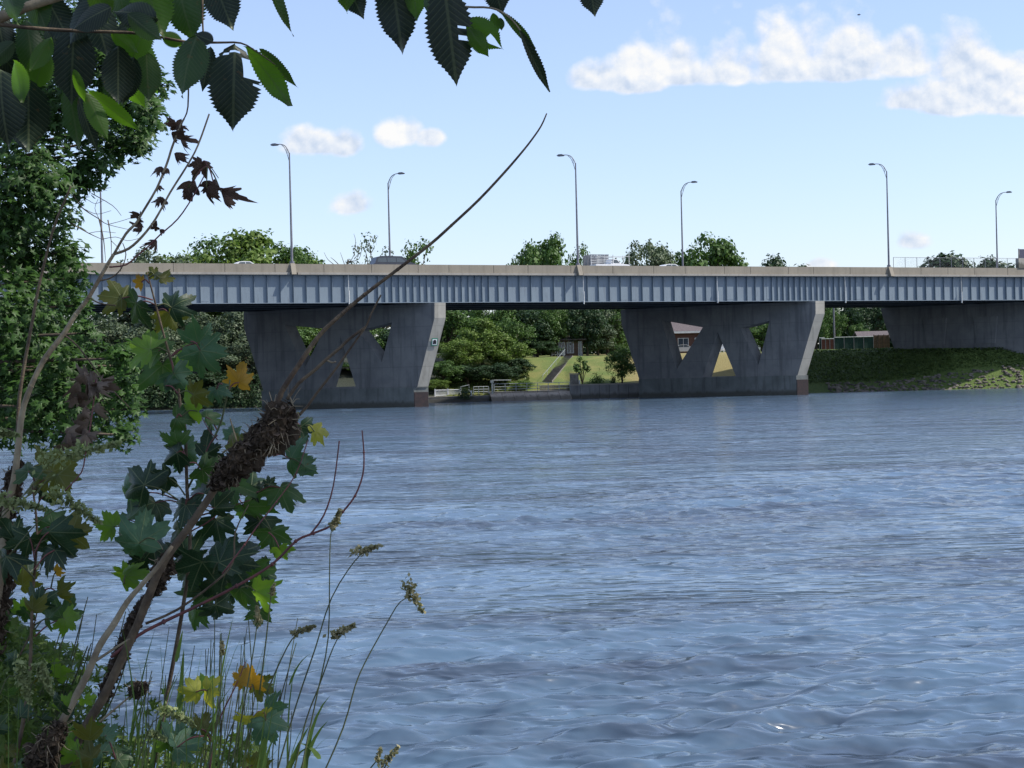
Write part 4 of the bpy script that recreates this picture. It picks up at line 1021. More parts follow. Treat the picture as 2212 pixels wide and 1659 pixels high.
# ------------------------------------------------------------------ foreground leaves
POL = [(0,1.0),(5,.86),(10,.88),(13,.74),(20,.76),(23,.60),(27,.55),(32,.70),(36,.68),(42,.88),(49,.98),(54,.82),(61,.84),(66,.68),(73,.66),(80,.52),(88,.58),(94,.72),(103,.72),(109,.56),(120,.54),(132,.38),(155,.24),(180,.05)]
POL = POL+[(-a, r) for a, r in reversed(POL[1:-1])]
def maple_leaf(parent, c, rad_px, Y, ang, m, tiltx=0, tilty=0, curl=.25, fold=.15, petiole=None, name='leaf', seed=None, ragged=0):
    rr = random.Random(seed if seed is not None else int(c[0]*7+c[1]*13)); S = rad_px/FP*Y*(1.14 if name == 'leaf' else 1.5)
    ctr = P(c[0], c[1], Y)
    tip = Vector((math.sin(R(ang)), 0, math.cos(R(ang)))); side = Vector((math.cos(R(ang)), 0, -math.sin(R(ang)))); nor = Vector((0, -1, 0))
    rot = Matrix.Rotation(R(tiltx), 3, side) @ Matrix.Rotation(R(tilty), 3, tip); tip = rot @ tip; side = rot @ side; nor = rot @ nor
    V = []; UV = []; F = []; n = len(POL); sc = [1+rr.uniform(-.08, .08) for _ in range(n)]
    cl = curl+rr.uniform(-.15, .30); fo = fold+rr.uniform(-.12, .22); lobe = [rr.uniform(.84, 1.14) for _ in range(5)]; wa = rr.uniform(-.09, .09); wb = rr.uniform(.9, 1.06); tw = rr.uniform(-.6, .6); w1 = rr.uniform(0, 6.3); w2 = rr.uniform(3, 7)
    def put(x, y):
        x0, y0 = x, y; z = -cl*(x*x+y*y)-fo*abs(x)+.07*math.sin(w2*y+3*x+w1)+.05*math.sin(8*x+w1*2)+tw*x*y
        V.append(ctr+(side*x+tip*(y-.30)+nor*z)*S*1.05); UV.append((x0, y0))
    put(0, 0)
    for f_ in (.45, .75, 1.0):
        for i, (a, r) in enumerate(POL):
            li = min(range(5), key=lambda k_: abs(a-(-100, -50, 0, 50, 100)[k_])); q = r*f_*(sc[i] if f_ == 1 else 1)*(lobe[li] if abs(a) < 125 else 1)
            if f_ == 1 and ragged: q *= 1-rr.random()*ragged
            a2 = a*wb+wa*math.cos(R(a))*57; put(math.sin(R(a2))*q, math.cos(R(a2))*q)
    for i in range(n): F.append((0, 1+i, 1+(i+1) % n))
    for k in range(2):
        for i in range(n): F.append((1+k*n+i, 1+(k+1)*n+i, 1+(k+1)*n+(i+1) % n, 1+k*n+(i+1) % n))
    o = mk(name, V, F, m, parent, UV, smooth=True)
    if petiole:
        b = V[0]; e = P(petiole[0], petiole[1], petiole[2] if len(petiole) > 2 else Y)
        MB().tube([e, (e+b)/2+Vector((0,0,.006)), b], [.0016, .0011], 5).build('petiole', 'wood_red' if rr.random() < .5 else 'stem_green', o, smooth=True)
    return o
def elm_leaf(parent, b, t, wpx, Y, m, roll=0, droop=.12, Yt=None, slits=(), fold=.12, name='leaf', cut=None):
    B = P(b[0], b[1], Y); T = P(t[0], t[1], Yt or Y); ax = (T-B); L = ax.length; ax.normalize(); nor = Vector((0, -1, 0)); nor = (nor-ax*nor.dot(ax)).normalized()
    nor = Matrix.Rotation(R(roll), 3, ax) @ nor; side = ax.cross(nor); wm = wpx/FP*Y/max(.35, math.cos(R(roll)))/2*1.22; wm = min(wm, .345*L)
    bow = random.uniform(-1.4, 1.4); N = 44; V = []; UV = []; F = []; cols = [-1, -.66, -.33, 0, .33, .66, 1]; rr = random.Random(int(b[0]*3+t[1]))
    for i in range(N+1):
        y = i/N; w_ = (math.sin(math.pi*min(1, y*1.02)**.72))**.8 if y < .9 else 0
        w_ = max(0.0, math.sin(math.pi*y**.80))**.75*(1-.15*y) if y < .70 else max(0, math.sin(math.pi*.70**.8)**.75*(1-.15*.70)*((1-y)/.30)**1.25)
        tooth = (i % 2)*.15
        for c in cols:
            k = w_*(1-(tooth+rr.uniform(0, .03) if abs(c) == 1 else 0)); yb = y-.10*abs(c)*w_*.6
            sk = y+ (.05*abs(c)*w_)            # side veins sweep towards the tip
            z = -droop*4*(y-.5)**2*.25*0-droop*y*y*1.0-fold*abs(c)*k*wm/L*2+.0012*math.sin(sk*94)*abs(c)+bow*math.sin(y*3.1+c)*.05
            V.append(B+ax*(sk*L*(1 if y < .86 else 1))+side*(c*k*wm)+nor*(z*L)); UV.append((c*k*wm/L, sk))
    nc = len(cols)
    for i in range(N):
        for j in range(nc-1):
            q = cols[j]
            skip = False
            for (y0, y1, j0, j1) in slits:
                if y0 <= i/N < y1 and j0 <= j <= j1: skip = True
            if cut and cut(i/N, (cols[j]+cols[j+1])/2): skip = True
            if not skip: F.append((i*nc+j, i*nc+j+1, (i+1)*nc+j+1, (i+1)*nc+j))
    return mk(name, V, F, m, parent, UV, smooth=True)
def px(pts, Y, Ye=None):
    n = len(pts)-1; return [P(a, b, Y+((Ye or Y)-Y)*i/max(n, 1)) for i, (a, b) in enumerate(pts)]
def rpx(r, Y): return [q/FP*Y/2 for q in r]
YE = 2.1
elm = thing('elm_branch', P(-260, 60, YE), 'overhanging elm branch with large toothed leaves in the top left corner', 'branch')
MB().tube(px([(-260,120),(-60,62),(0,38),(60,14),(150,-14),(280,-60)], YE), rpx([34,14], YE), 8).build('branch', 'wood_pale', elm, smooth=True)
MB().tube(px([(-120,40),(0,53),(100,63),(200,68),(300,72),(400,90),(470,92),(520,93),(555,112),(595,140)], YE), rpx([12,9,8,7,6.5,6,5,4,3,2], YE), 6).tube(px([(438,-40),(437,30),(440,92)], YE), rpx([5,4], YE), 5).tube(px([(407,150),(406,230),(398,256)], YE), rpx([4,3], YE), 5).build('twig', 'wood_brown', elm, smooth=True)
H1 = lambda y, c: (c < -.35 and .18 < y < .45) or (.05 < y < .1 and abs(c) < .6 and random.random() < .4)
EL = [((425,78),(388,206),108,'elm',15),((508,96),(502,280),112,'elm_dark',-5),((455,100),(432,196),40,'elm_dark',20),((528,100),(617,230),48,'elm_bright',30),((560,105),(636,196),22,'elm',60),
 ((380,-60),(415,92),92,'elm',10),((450,-70),(497,62),78,'elm_dark',12),((575,-60),(621,80),24,'elm',55),((300,-70),(350,78),88,'elm_bright',0),((250,-60),(268,60),70,'elm',25),((195,-60),(228,52),80,'elm',18),
 ((160,55),(150,225),95,'elm_dark',0),((60,-40),(92,60),70,'elm',20),((20,-60),(30,50),80,'elm',30),((0,150),(12,320),100,'elm_dark',10),((-40,190),(-5,300),90,'elm',20),((60,170),(60,330),90,'elm_dark',-10),
 ((110,80),(60,150),60,'elm_bright',20),((30,90),(-30,140),60,'elm',10),((190,195),(300,288),34,'elm_bright',25),((185,200),(235,300),38,'elm_bright',-20),((170,210),(205,330),34,'elm_dark',20),((160,150),(182,225),22,'elm_bright',10),
 ((240,70),(300,115),30,'elm_bright',0),((350,75),(400,100),34,'elm_bright',10),((275,30),(345,85),46,'elm',10),((30,130),(40,220),70,'elm_bright',30),((100,110),(70,200),60,'elm_bright',-20),((240,15),(150,60),60,'elm_dark',20),((340,40),(240,20),60,'elm_dark',10),((460,90),(415,70),30,'elm_dark',0)]
for i, (b, t, wp, m, ro) in enumerate(EL):
    Yb = YE+random.uniform(-.10, .12); big = (b == (508,96))
    kw = {}
    if big: kw['slits'] = ((.12, .36, 0, 1), (.05, .08, 2, 3), (.08, .1, 4, 4), (.40, .42, 0, 0))
    elm_leaf(elm, b, t, wp, Yb, m, ro, .10, Yb+random.uniform(-.02, .02), **kw)
for i in range(26):
    x = random.uniform(-40, 330); y = random.uniform(-40, 190)*(1-max(0, x-150)/420); a = random.uniform(-.7, .7); L_ = random.uniform(90, 160)
    elm_leaf(elm, (x, y), (x+math.sin(a)*L_, y+math.cos(a)*L_), random.uniform(45, 80), YE+random.uniform(.05, .5), random.choice(['elm_dark', 'elm_dark', 'elm', 'elm_dark', 'elm_bright']), random.uniform(-35, 45), .12)
mb = MB().tube(px([(398,256),(392,270)], YE), rpx([3,2], YE), 5); mb.build('twig', 'wood_brown', elm)
e2 = thing('elm_branch', P(900, -60, YE), 'second elm branch with dark toothed leaves hanging at the top centre', 'branch')
MB().tube(px([(700,-90),(900,-60),(980,5),(1010,15),(1060,17),(1095,33),(1120,60),(1140,92)], YE), rpx([9,8,6,5,4.5,4,3,2], YE), 6).tube(px([(980,-40),(1100,-50),(1290,-70)], YE), rpx([6,4], YE), 5).build('twig', 'wood_pale', e2, smooth=True)
E2 = [((842,-80),(868,114),84,'elm_dark',0,{}),((958,-40),(988,184),96,'elm_dark',-6,{'slits': ((.40,.425,0,1),(.50,.53,0,1),(.57,.58,0,0))}),((890,-60),(897,44),46,'elm_bright',20,{}),((925,-30),(922,30),36,'elm',40,{}),
      ((1008,42),(1086,108),56,'elm_bright',20,{'cut': lambda y, c: (y > .55 and -.2 < c < .4)}),((1012,60),(1056,122),36,'elm_bright',0,{}),((1064,28),(1074,72),22,'elm_bright',10,{}),((1080,38),(1084,66),16,'elm',0,{}),
      ((1078,22),(1150,110),16,'elm',62,{}),((1120,62),(1178,202),20,'elm_dark',60,{}),((1058,-60),(1086,32),70,'elm_dark',0,{}),((1268,-70),(1286,36),56,'elm_dark',0,{}),((735,-60),(783,40),52,'elm_dark',10,{}),((745,-70),(748,28),50,'elm_bright',10,{}),((1080,-60),(1100,2),44,'elm_dark',10,{})]
for b, t, wp, m, ro, kw in E2: elm_leaf(e2, b, t, wp, YE+random.uniform(-.06, .06), m, ro, .08, **kw)

# the elm itself: trunk behind the camera, crown overhead (shades the bank plants)
def elm_tree():
    base = Vector((1.6, -3.2, 1.2)); root = thing('elm_tree', base, 'tall elm standing behind the viewer, its crown over the bank', 'tree'); rng = np.random.default_rng(6)
    tb = MB().tube([base-Vector((0,0,.5)), base+Vector((.1,.2,2.5)), base+Vector((.4,1,5)), base+Vector((.8,2,8))], [.3,.12], 9); Cs = []; Ns = []
    for i in range(36):
        c = np.array([rng.uniform(-.6, 6.4), rng.uniform(-1.5, 6.2), rng.uniform(5.0, 8.2)])
        if c[1] > 3.6 and c[2] < 5.7: c[2] += .8
        n = 330; d = unit(rng.normal(size=(n, 3))); Cs.append(c+d*rng.uniform(.1, 1.0, n)[:, None]*np.array([.75,.75,.45])); Ns.append(unit(rng.normal(size=(n, 3))*.5+np.array([0,0,1])))
        tb.tube([base+Vector((.3,.8,4)), (base+Vector((.3,.8,4))).lerp(Vector(c), .5)+Vector((0,0,.5)), Vector(c)], [.06,.012], 5)
    V, k, F = leaf_cloud(np.vstack(Cs)-np.array(base), np.vstack(Ns), .15, rng); link('crown', np_mesh('crown', V, k, F, 'fol_mid'), root); tb.build('trunk', 'bark', root, smooth=True)
elm_tree()

# ------------------------------------------------------------------ foreground stems
YS = 2.9
bush_root = Vector((-.95, 3.0, .85))
def stemthing(name, label, pts, rad, Y, m, cat='stem', group=None, extra=(), Ye=None, part='stem', knots=True):
    q = P(*pts[0], Y); o = thing(name, q, label, cat, group); mb = MB().tube(px(pts, Y, Ye), rpx(rad if m != 'wood_red' else [k*.72 for k in rad], Y), 8)
    if knots:
        rr = random.Random(int(pts[0][0])); PP = px(pts, Y, Ye)
        for i in range(1, len(PP)-1):
            if rr.random() < .7 and (i > len(PP)*.45 or rad[0] < 13): mb.ico(PP[i], rpx([rad[0]+(rad[-1]-rad[0])*i/len(PP) if len(rad) == 2 else rad[i]], Y)[0]*1.2, 1, (1,1,1.1))
    mb.build(part, m, o, smooth=True)
    for p, r, mm in extra: MB().tube(px(p, Y), rpx([k*(.72 if mm == 'wood_red' else .9) for k in r], Y), 6).build('twig', mm, o, smooth=True)
    return o
deb_stem = stemthing('dead_sapling', 'thick grey-brown leaning sapling stem carrying the flood debris and a long bare whip', 
    [(120,1700),(183,1573),(222,1509),(264,1420),(298,1347),(328,1270),(358,1206),(405,1143),(452,1075),(481,1028),(530,960),(598,868),(610,843),(645,789),(690,724),(740,677),(787,637),(859,582),(929,528),(975,487),(1035,431),(1091,371),(1128,328),(1150,300),(1169,272),(1181,245)],
    [20,20,20,19.5,19,19,18,17,16,15,14,13,12.5,11,10,9,8.5,7.5,7,6.5,6,5.5,4.5,4,3.5,3], YS, 'wood_brown',
    extra=[([(620,863),(645,828),(678,801),(705,776),(735,751),(752,734),(789,707)], [9,7], 'wood_brown'), ([(645,898),(665,876),(685,848),(722,801),(745,769),(772,731),(792,702),(802,677),(814,654),(823,637)], [7,4], 'wood_brown'),
           ([(704,776),(716,783),(726,781)], [5,5], 'wood_pale'), ([(640,905),(634,880),(626,858)], [4,5], 'wood_pale'), ([(512,955),(503,925),(497,903)], [4,3], 'wood_pale')], knots=True)
stemthing('pale_sapling', 'pale sunlit broken stem rising beside the leaning sapling', [(60,1700),(115,1594),(150,1530),(188,1458),(215,1395),(247,1347),(275,1300),(311,1258),(340,1225),(372,1180)], [20,19,17,16,15,14,12,11,10,7], YS-.08, 'wood_pale', extra=[([(188,1440),(230,1412),(280,1380)], [8,5], 'wood_pale')])
dl = stemthing('dead_shrub', 'leaning pale dead stem forking into three twigs with withered leaves at the left', [(-20,1400),(0,1250),(13,1105),(30,1041),(40,960),(48,891),(67,834),(96,776),(137,722),(163,680),(192,642),(230,575),(246,549)], [18,18,17,15,14,13,12,12,11,10,9,8,7], YS, 'wood_pale',
    extra=[([(246,549),(272,505),(294,482),(307,460),(339,406),(361,352),(371,320),(388,275),(398,256)], [7,5], 'wood_pale'), ([(246,549),(278,537),(307,511),(336,473),(368,415),(406,355),(428,313),(452,246)], [7,4], 'wood_pale'),
           ([(236,577),(272,572),(300,549),(323,530),(345,508),(384,473),(415,428),(441,380)], [5,4], 'wood_red'), ([(212,607),(240,600),(262,580),(272,550),(265,525)], [4,2], 'wood_brown'), ([(137,722),(170,750),(215,810),(250,850),(280,880)], [5,2.5], 'wood_brown'),
           ([(192,642),(215,655),(250,660)], [4,3], 'wood_brown'), ([(441,350),(452,356),(472,385)], [2.5,2], 'wood_brown')])
for x, y, r, a in ((378,275,17,200),(395,272,16,100),(372,300,18,170),(390,305,16,160),(377,340,14,190),(343,365,13,200),(364,368,10,150),(342,405,7,150),(342,432,14,220),(301,470,12,190),(303,496,13,230),(333,492,11,250),(345,500,8,200),(335,525,14,200),(300,475,9,90)):
    maple_leaf(dl, (x, y), r*1.15, YS, a, 'dead_leaf', random.uniform(-50, 50), random.uniform(-60, 60), .5, .7, name='withered_leaf', ragged=.3)
for x, y, r, a, w_ in ((430,362,26,210,0),(425,405,27,150,0),(445,418,26,190,0),(462,405,24,170,0),(478,425,26,175,0),(415,408,18,110,0)):
    maple_leaf(dl, (x, y), r, YS, a, 'dead_leaf', random.uniform(-30, 30), random.uniform(-55, 55), .5, .7, (448,358), name='withered_leaf', ragged=.2)
stemthing('dark_whip', 'straight dark thin whip in front of the left maple', [(38,960),(40,882),(48,815),(70,693),(86,610),(115,495),(141,431),(153,402)], [9,4], YS+.15, 'wood_brown')
stemthing('red_twig', 'long reddish twig curving right and upward over the water', [(240,1420),(298,1373),(354,1343),(426,1309),(511,1266),(588,1219),(639,1169),(677,1152),(716,1135),(741,1105),(767,1071),(784,1024),(786,977),(782,930)], [11,4], YS, 'wood_red',
    extra=[([(669,1156),(699,1114),(720,1050),(733,952)], [6,4], 'wood_red'), ([(315,1347),(383,1317),(464,1258),(503,1215),(508,1150),(537,1090)], [7,3], 'wood_brown')])
stemthing('red_twig', 'thin straight red twig crossing the maple leaves right of the debris', [(480,1240),(528,1177),(554,1139),(597,1084),(639,1024),(665,951)], [5,3], YS-.1, 'wood_red')
stemthing('withered_twig', 'short reddish twig hung with grey withered leaves before the left maple', [(140,1060),(176,1020),(185,975),(195,920),(203,860),(207,820)], [4,5], YS-.2, 'wood_red')
wt = C.objects['withered_twig']
for i in range(26):
    t = random.random(); maple_leaf(wt, (150+55*t+random.uniform(-22, 26)-0, 1000-185*t+random.uniform(-15, 15)), random.uniform(14, 26), YS-.2+random.uniform(-.04, .04), random.uniform(130, 240), 'dead_grey', random.uniform(-50, 50), random.uniform(-65, 65), .6, .8, name='withered_leaf', ragged=.3)
# maple sapling with big leaves
sap = stemthing('maple_sapling', 'young maple sapling with large green and yellowing leaves in the foreground', [(330,1660),(380,1400),(410,1200),(404,1058),(400,926),(393,904),(384,834),(368,773),(355,728),(342,680),(332,642),(318,588)], [9,9,8,8,7,7,6,6,5,5,4,3], YS+.1, 'wood_brown',
    extra=[([(404,1058),(470,930),(487,870),(497,820)], [6,4], 'stem_green'), ([(408,1150),(460,1120),(497,1075),(560,1062)], [5,3], 'wood_red'), ([(410,1120),(480,1100),(540,1080)], [6,3], 'wood_red'), ([(470,950),(452,930),(430,890)], [4,2], 'wood_red')], knots=False)
LV = [(352,596,26,40,'maple_olive',(322,600)),(330,588,16,-30,'maple_olive',(320,595)),(298,608,20,-80,'maple_orange',(322,612)),(246,640,46,-75,'maple_olive',(330,648)),(290,668,50,215,'maple_dark',(338,660)),(383,655,44,60,'maple_dark',(338,662)),(372,690,42,160,'maple_olive',(340,672)),
 (310,750,52,-70,'maple_bright',(362,760)),(330,745,48,-40,'maple',(360,765)),(352,810,58,180,'maple',(366,770)),(440,728,50,40,'maple_blue',(372,770)),(445,775,58,150,'maple_blue',(412,738)),(410,760,44,110,'maple_bright',(368,772)),(385,820,48,150,'maple_blue',(370,780)),
 (520,812,40,20,'maple_orange',(492,845)),(470,850,30,160,'maple_blue',(480,830)),(366,832,22,90,'maple_blue',(384,850)),(430,850,34,80,'maple_olive',(388,850)),(410,888,42,-80,'maple_bright',(392,900)),(395,905,36,100,'maple',(392,900)),(455,895,34,60,'maple',(470,930)),
 (370,955,42,-60,'maple',(400,985)),(375,985,40,-120,'maple_dark',(400,985)),(410,985,48,150,'maple_blue',(400,960)),(455,975,40,60,'maple_dark',(470,940)),(450,1020,44,120,'maple',(410,1000)),(520,955,40,30,'maple_olive',(480,980)),(500,930,26,-10,'maple_blue',(492,960)),
 (620,905,30,10,'maple_olive',(610,920)),(655,935,40,160,'maple_dark',(620,900)),(690,930,30,85,'maple_yellow',(660,920)),(625,935,26,190,'maple_orange',(620,910)),(640,990,44,80,'maple_blue',(590,985)),(665,1010,30,120,'maple_blue',(610,990)),(612,1070,48,155,'maple',(560,1062)),(580,1040,18,-10,'maple_dark',(560,1062)),
 (300,1035,60,-50,'maple_dark',(385,1080)),(275,1065,54,-95,'maple_blue',(385,1080)),(330,1100,48,200,'maple_dark',(400,1090)),(395,1105,44,200,'maple_dark',(404,1080)),(430,1060,46,-60,'maple_dark',(408,1080)),(500,1060,50,160,'maple',(470,1030)),(540,1105,56,150,'maple',(500,1070)),(480,1100,44,100,'maple_dark',(420,1100)),
 (555,1045,40,60,'maple_dark',(520,1070)),(590,1165,46,170,'maple',(560,1110)),(610,1195,28,150,'maple_bright',(580,1150)),(450,1045,36,20,'maple',(420,1080)),
 (265,1120,56,-80,'maple',(340,1160)),(305,1150,62,10,'maple_blue',(335,1165)),(290,1185,56,230,'maple_blue',(335,1165)),(230,1135,40,-80,'maple_bright',(320,1150)),(345,1190,40,120,'maple_dark',(340,1165)),(300,1220,30,200,'maple_dark',(340,1180)),
 (400,1190,50,-20,'maple_dark',(430,1230)),(430,1235,60,-160,'maple_dark',(440,1200)),(480,1195,56,20,'maple_dark',(460,1240)),(520,1215,60,100,'maple_dark',(470,1230)),(545,1240,50,160,'maple',(500,1220)),(480,1270,58,190,'maple_dark',(470,1220)),(520,1290,48,170,'maple',(500,1250)),(565,1285,46,120,'maple_bright',(520,1270)),(440,1290,44,220,'maple',(450,1250)),
 (400,1250,50,200,'maple_dark',(430,1220)),(580,1230,36,60,'maple_dark',(540,1240)),(500,1240,60,60,'maple_dark',(470,1230)),(390,1215,50,240,'maple_dark',(430,1210)),(285,1242,38,80,'maple_bright',(268,1262)),(262,1235,30,-60,'maple_bright',(268,1262)),
 (560,1330,34,190,'maple',(540,1290)),(470,1320,40,170,'maple_dark',(470,1280)),(420,1330,36,200,'maple',(430,1290)),(350,1040,40,-120,'maple_dark',(400,1070)),(470,1140,46,170,'maple_dark',(440,1100)),(560,1140,44,190,'maple_dark',(530,1090)),(380,1150,40,-140,'maple_dark',(408,1130))]
for i, (x, y, r, a, m, pt) in enumerate(LV):
    maple_leaf(sap, (x, y), r*1.04, YS+.1+random.uniform(-.10, .10), a, m, random.uniform(-38, 30), random.uniform(-30, 30), .22, .14, pt)
s2 = stemthing('maple_seedling', 'low maple seedling with yellow and orange leaves near the bottom', [(440,1800),(455,1640),(465,1580),(480,1540),(510,1480),(530,1430)], [7,3], YS-.1, 'wood_red', knots=False)
for x, y, r, a, m, pt in ((438,1478,42,-10,'maple_bright',(465,1500)),(455,1495,38,100,'maple_yellow',(465,1500)),(410,1495,36,-85,'maple_yellow',(460,1500)),(545,1465,44,10,'maple_orange',(550,1500)),(515,1465,30,-70,'maple_orange',(530,1480)),(565,1485,36,120,'maple_olive',(540,1490)),
    (545,1560,50,200,'maple_yellow',(570,1540)),(580,1575,54,160,'maple_blue',(570,1540)),(590,1530,40,70,'maple_blue',(560,1545)),(375,1605,52,-60,'maple_blue',(440,1590)),(400,1610,48,80,'maple_blue',(440,1590)),(345,1595,40,-90,'maple_bright',(440,1590)),(440,1565,34,30,'maple_olive',(455,1600)),(215,1615,38,-40,'maple_blue',(250,1640)),(235,1580,30,40,'maple_blue',(250,1640)),
    (555,1655,40,80,'maple_olive',(520,1680)),(270,1640,40,100,'maple',(250,1660)),(150,1625,36,-80,'maple_bright',(180,1650))):
    maple_leaf(s2, (x, y), r, YS-.1+random.uniform(-.05, .05), a, m, random.uniform(-40, 35), random.uniform(-30, 30), .2, .14, pt)
# left-edge undergrowth plants
ug = stemthing('left_maple_shoot', 'leafy maple shoot at the lower left edge with dark olive leaves', [(20,1700),(60,1500),(70,1300),(80,1150),(70,1050)], [10,4], YS, 'wood_brown', knots=False)
U = [(120,1000,56,20,'maple_olive'),(90,1030,50,-60,'maple_olive'),(135,1040,50,150,'maple_olive'),(60,1010,40,-20,'maple'),(120,1165,58,150,'maple_dark'),(170,1150,50,80,'maple_olive'),(100,1130,46,-60,'maple'),(60,1180,50,200,'maple_dark'),(110,1200,44,200,'maple_dark'),(95,1080,34,190,'maple_dark'),
     (140,1320,44,30,'maple'),(150,1345,38,140,'maple_bright'),(100,1330,34,-60,'maple'),(50,1310,30,10,'maple_bright'),(55,1330,26,200,'maple'),(20,1150,50,-30,'maple_dark'),(10,1220,50,200,'maple_dark')]
for x, y, r, a, m in U: maple_leaf(ug, (x, y), r, YS+random.uniform(-.1, .1), a, m, random.uniform(-40, 35), random.uniform(-30, 30), .22, .14, (75, y+30))
for i in range(64):
    x = random.uniform(-30, 230); y = random.uniform(1180, 1680)
    if y < 1400 and x > 90: continue
    if x > 130 and y < 1480: continue
    maple_leaf(ug, (x, y), random.uniform(20, 42), YS+random.uniform(-.25, .35), random.uniform(0, 360), random.choice(['maple', 'maple_dark', 'maple_dark', 'maple', 'maple_dark', 'maple_olive', 'maple_bright']), random.uniform(-45, 40), random.uniform(-40, 40), .25, .2)
yl = stemthing('yellow_seedling', 'thin seedling with one drooping yellow-brown leaf at lower left', [(40,1420),(70,1360),(85,1300),(95,1275)], [4,2.5], YS, 'wood_brown', knots=False)
maple_leaf(yl, (135,1285), 34, YS, 110, 'maple_olive', 20, 30, .4, .3, (95,1275)); maple_leaf(yl, (125,1232), 16, YS, 60, 'maple_orange', 20, 0, .3, .2, (110,1270))

# ------------------------------------------------------------------ debris
def debris(name, pts, widths, Y, label, n=420, seed=1):
    rng = random.Random(seed); q = P(*pts[0], Y); o = thing(name, q, label, 'debris', 'flood debris caught on the stems')
    core = MB(); PP = px(pts, Y)
    for i in range(len(PP)-1):
        for k in range(4):
            c = PP[i].lerp(PP[i+1], k/4); w_ = (widths[i]*(1-k/4)+widths[i+1]*k/4)/FP*Y/2
            core.ico(c+Vector((rng.uniform(-.3,.3), rng.uniform(-.2,.2), rng.uniform(-.3,.3)))*w_, w_*.66, 3, (1, .9, 1), 1.3)
    core.build('packed_mud', 'debris', o)
    fl = []; uv = []; F = []; st = MB()
    for j in range(n*2):
        i = rng.randrange(len(PP)-1); t = rng.random(); c = PP[i].lerp(PP[i+1], t); w_ = (widths[i]*(1-t)+widths[i+1]*t)/FP*Y/2
        d = Vector((rng.gauss(0,1), rng.gauss(0,1)-.5, rng.gauss(0,1))).normalized(); p = c+d*w_*rng.uniform(.45, .95)
        a = Vector((rng.gauss(0,1), rng.gauss(0,1), rng.gauss(0,1))).normalized(); b = d.cross(a).normalized(); a = b.cross(d)*1.0+d*rng.uniform(-.5,.5); s = rng.uniform(.002, .0075)
        k = len(fl); fl += [p-a*s*1.3, p-b*s*.5+d*s*.25, p+a*s*1.0-d*s*.3, p+b*s*.6]; F.append((k, k+1, k+2, k+3)); uv += [(.1,0),(.2,.3),(.1,.8),(.3,.3)]
    k = int(len(F)*.82)
    mk('dark_flakes', fl[:k*4], F[:k], 'debris', o, uv[:k*4])
    F2 = [tuple(i-k*4 for i in f) for f in F[k:]]; mk('dead_flakes', fl[k*4:], F2, 'dead_grey', o, uv[k*4:])
    for j in range(n//9):
        i = rng.randrange(len(PP)-1); c = PP[i].lerp(PP[i+1], rng.random()); w_ = widths[i]/FP*Y/2
        d = Vector((rng.gauss(0,1), rng.gauss(0,.6)-.4, rng.gauss(0,1))).normalized(); p = c+d*w_*.75; e = p+(d+Vector((rng.uniform(-.6,.6), rng.uniform(-.4,.4), rng.uniform(-.6,.6))))*w_*rng.uniform(.3,.8)
        st.tube([p, (p+e)/2+Vector((0,0,rng.uniform(-.004,.006))), e], [.0008,.0004], 4, 2)
    st.build('straw', 'wood_pale', o)
debris('flood_debris', [(470,1045),(500,1008),(548,962),(592,932),(616,884)], [44,74,70,92,48], YS-.03, 'big dark clump of muddy flood debris wrapped round the leaning sapling', 1500, 1)
debris('flood_debris', [(335,1275),(350,1235),(362,1200)], [34,50,30], YS+.02, 'middle flood debris clump between the maple leaves on the leaning stem', 420, 3)
debris('flood_debris', [(225,1500),(250,1440),(275,1380),(288,1340),(320,1290)], [34,38,40,34,30], YS+.03, 'lower ragged flood debris strip along the leaning stem', 600, 2)
debris('flood_debris', [(85,1660),(110,1600),(130,1570)], [90,66,40], YS-.08, 'dark debris mound round the stem bases at the bottom', 500, 5)
debris('flood_debris', [(-15,1400),(0,1250),(15,1100),(40,1000)], [70,70,56,34], YS+.02, 'tall debris clump round the dead stem at the left edge', 700, 7)
debris('flood_debris', [(290,1492),(310,1485)], [36,30], YS-.1, 'small dark ball of debris on a thin twig', 160, 2)
stemthing('broken_twig', 'pale short broken twig ending in the small ball of debris', [(215,1560),(250,1530),(280,1505)], [6,4], YS-.1, 'wood_pale', knots=False)

# ------------------------------------------------------------------ grasses
def seedgrass(pts, head_px, label, Y=2.7, m='seed', r=4, dens=70, droop=1):
    pts2 = px(pts, Y); q = pts2[0]; o = thing('seed_grass', q, label, 'grass', 'tall seeding grasses on the bank')
    MB().tube(pts2, rpx([r, 1.8], Y), 5).build('stem', 'stem_green', o, smooth=True)
    rng = np.random.default_rng(int(pts[0][0]*3+pts[-1][1])); L = head_px/FP*Y; end = pts2[-1]; d = (pts2[-1]-pts2[-2]).normalized()
    Cs = []; Ns = []
    for i in range(int(dens*1.9)):
        t = rng.random()**.8; k = int(t*6)/6
        c = end-d*L*t+Vector((rng.normal()*.10, rng.normal()*.08, rng.normal()*.07))*L*(.25+t)*(.95)
        Cs.append(tuple(c-q)); Ns.append(tuple(rng.normal(size=3)))
    V, k, F = leaf_cloud(np.array(Cs), np.array(Ns), .0085, rng); link('seed_head', np_mesh('seed_head', V, k, F, m), o)
    return o
seedgrass([(592,1690),(639,1526),(682,1398),(716,1292),(767,1211),(800,1185),(822,1178)], 60, 'seed grass reaching right of the red twig, head over open water')
seedgrass([(650,1690),(656,1637),(686,1496),(709,1377),(712,1228),(716,1143),(735,1100)], 45, 'upright seed grass whose head sits on the tip of the red twig')
seedgrass([(690,1690),(741,1573),(767,1483),(788,1432),(835,1347),(865,1300),(895,1292),(914,1324)], 75, 'rightmost tall seed grass with its head nodding right', dens=90)
seedgrass([(575,1500),(600,1440),(630,1382),(660,1360),(682,1352)], 50, 'short seed grass left of the two crossing stems')
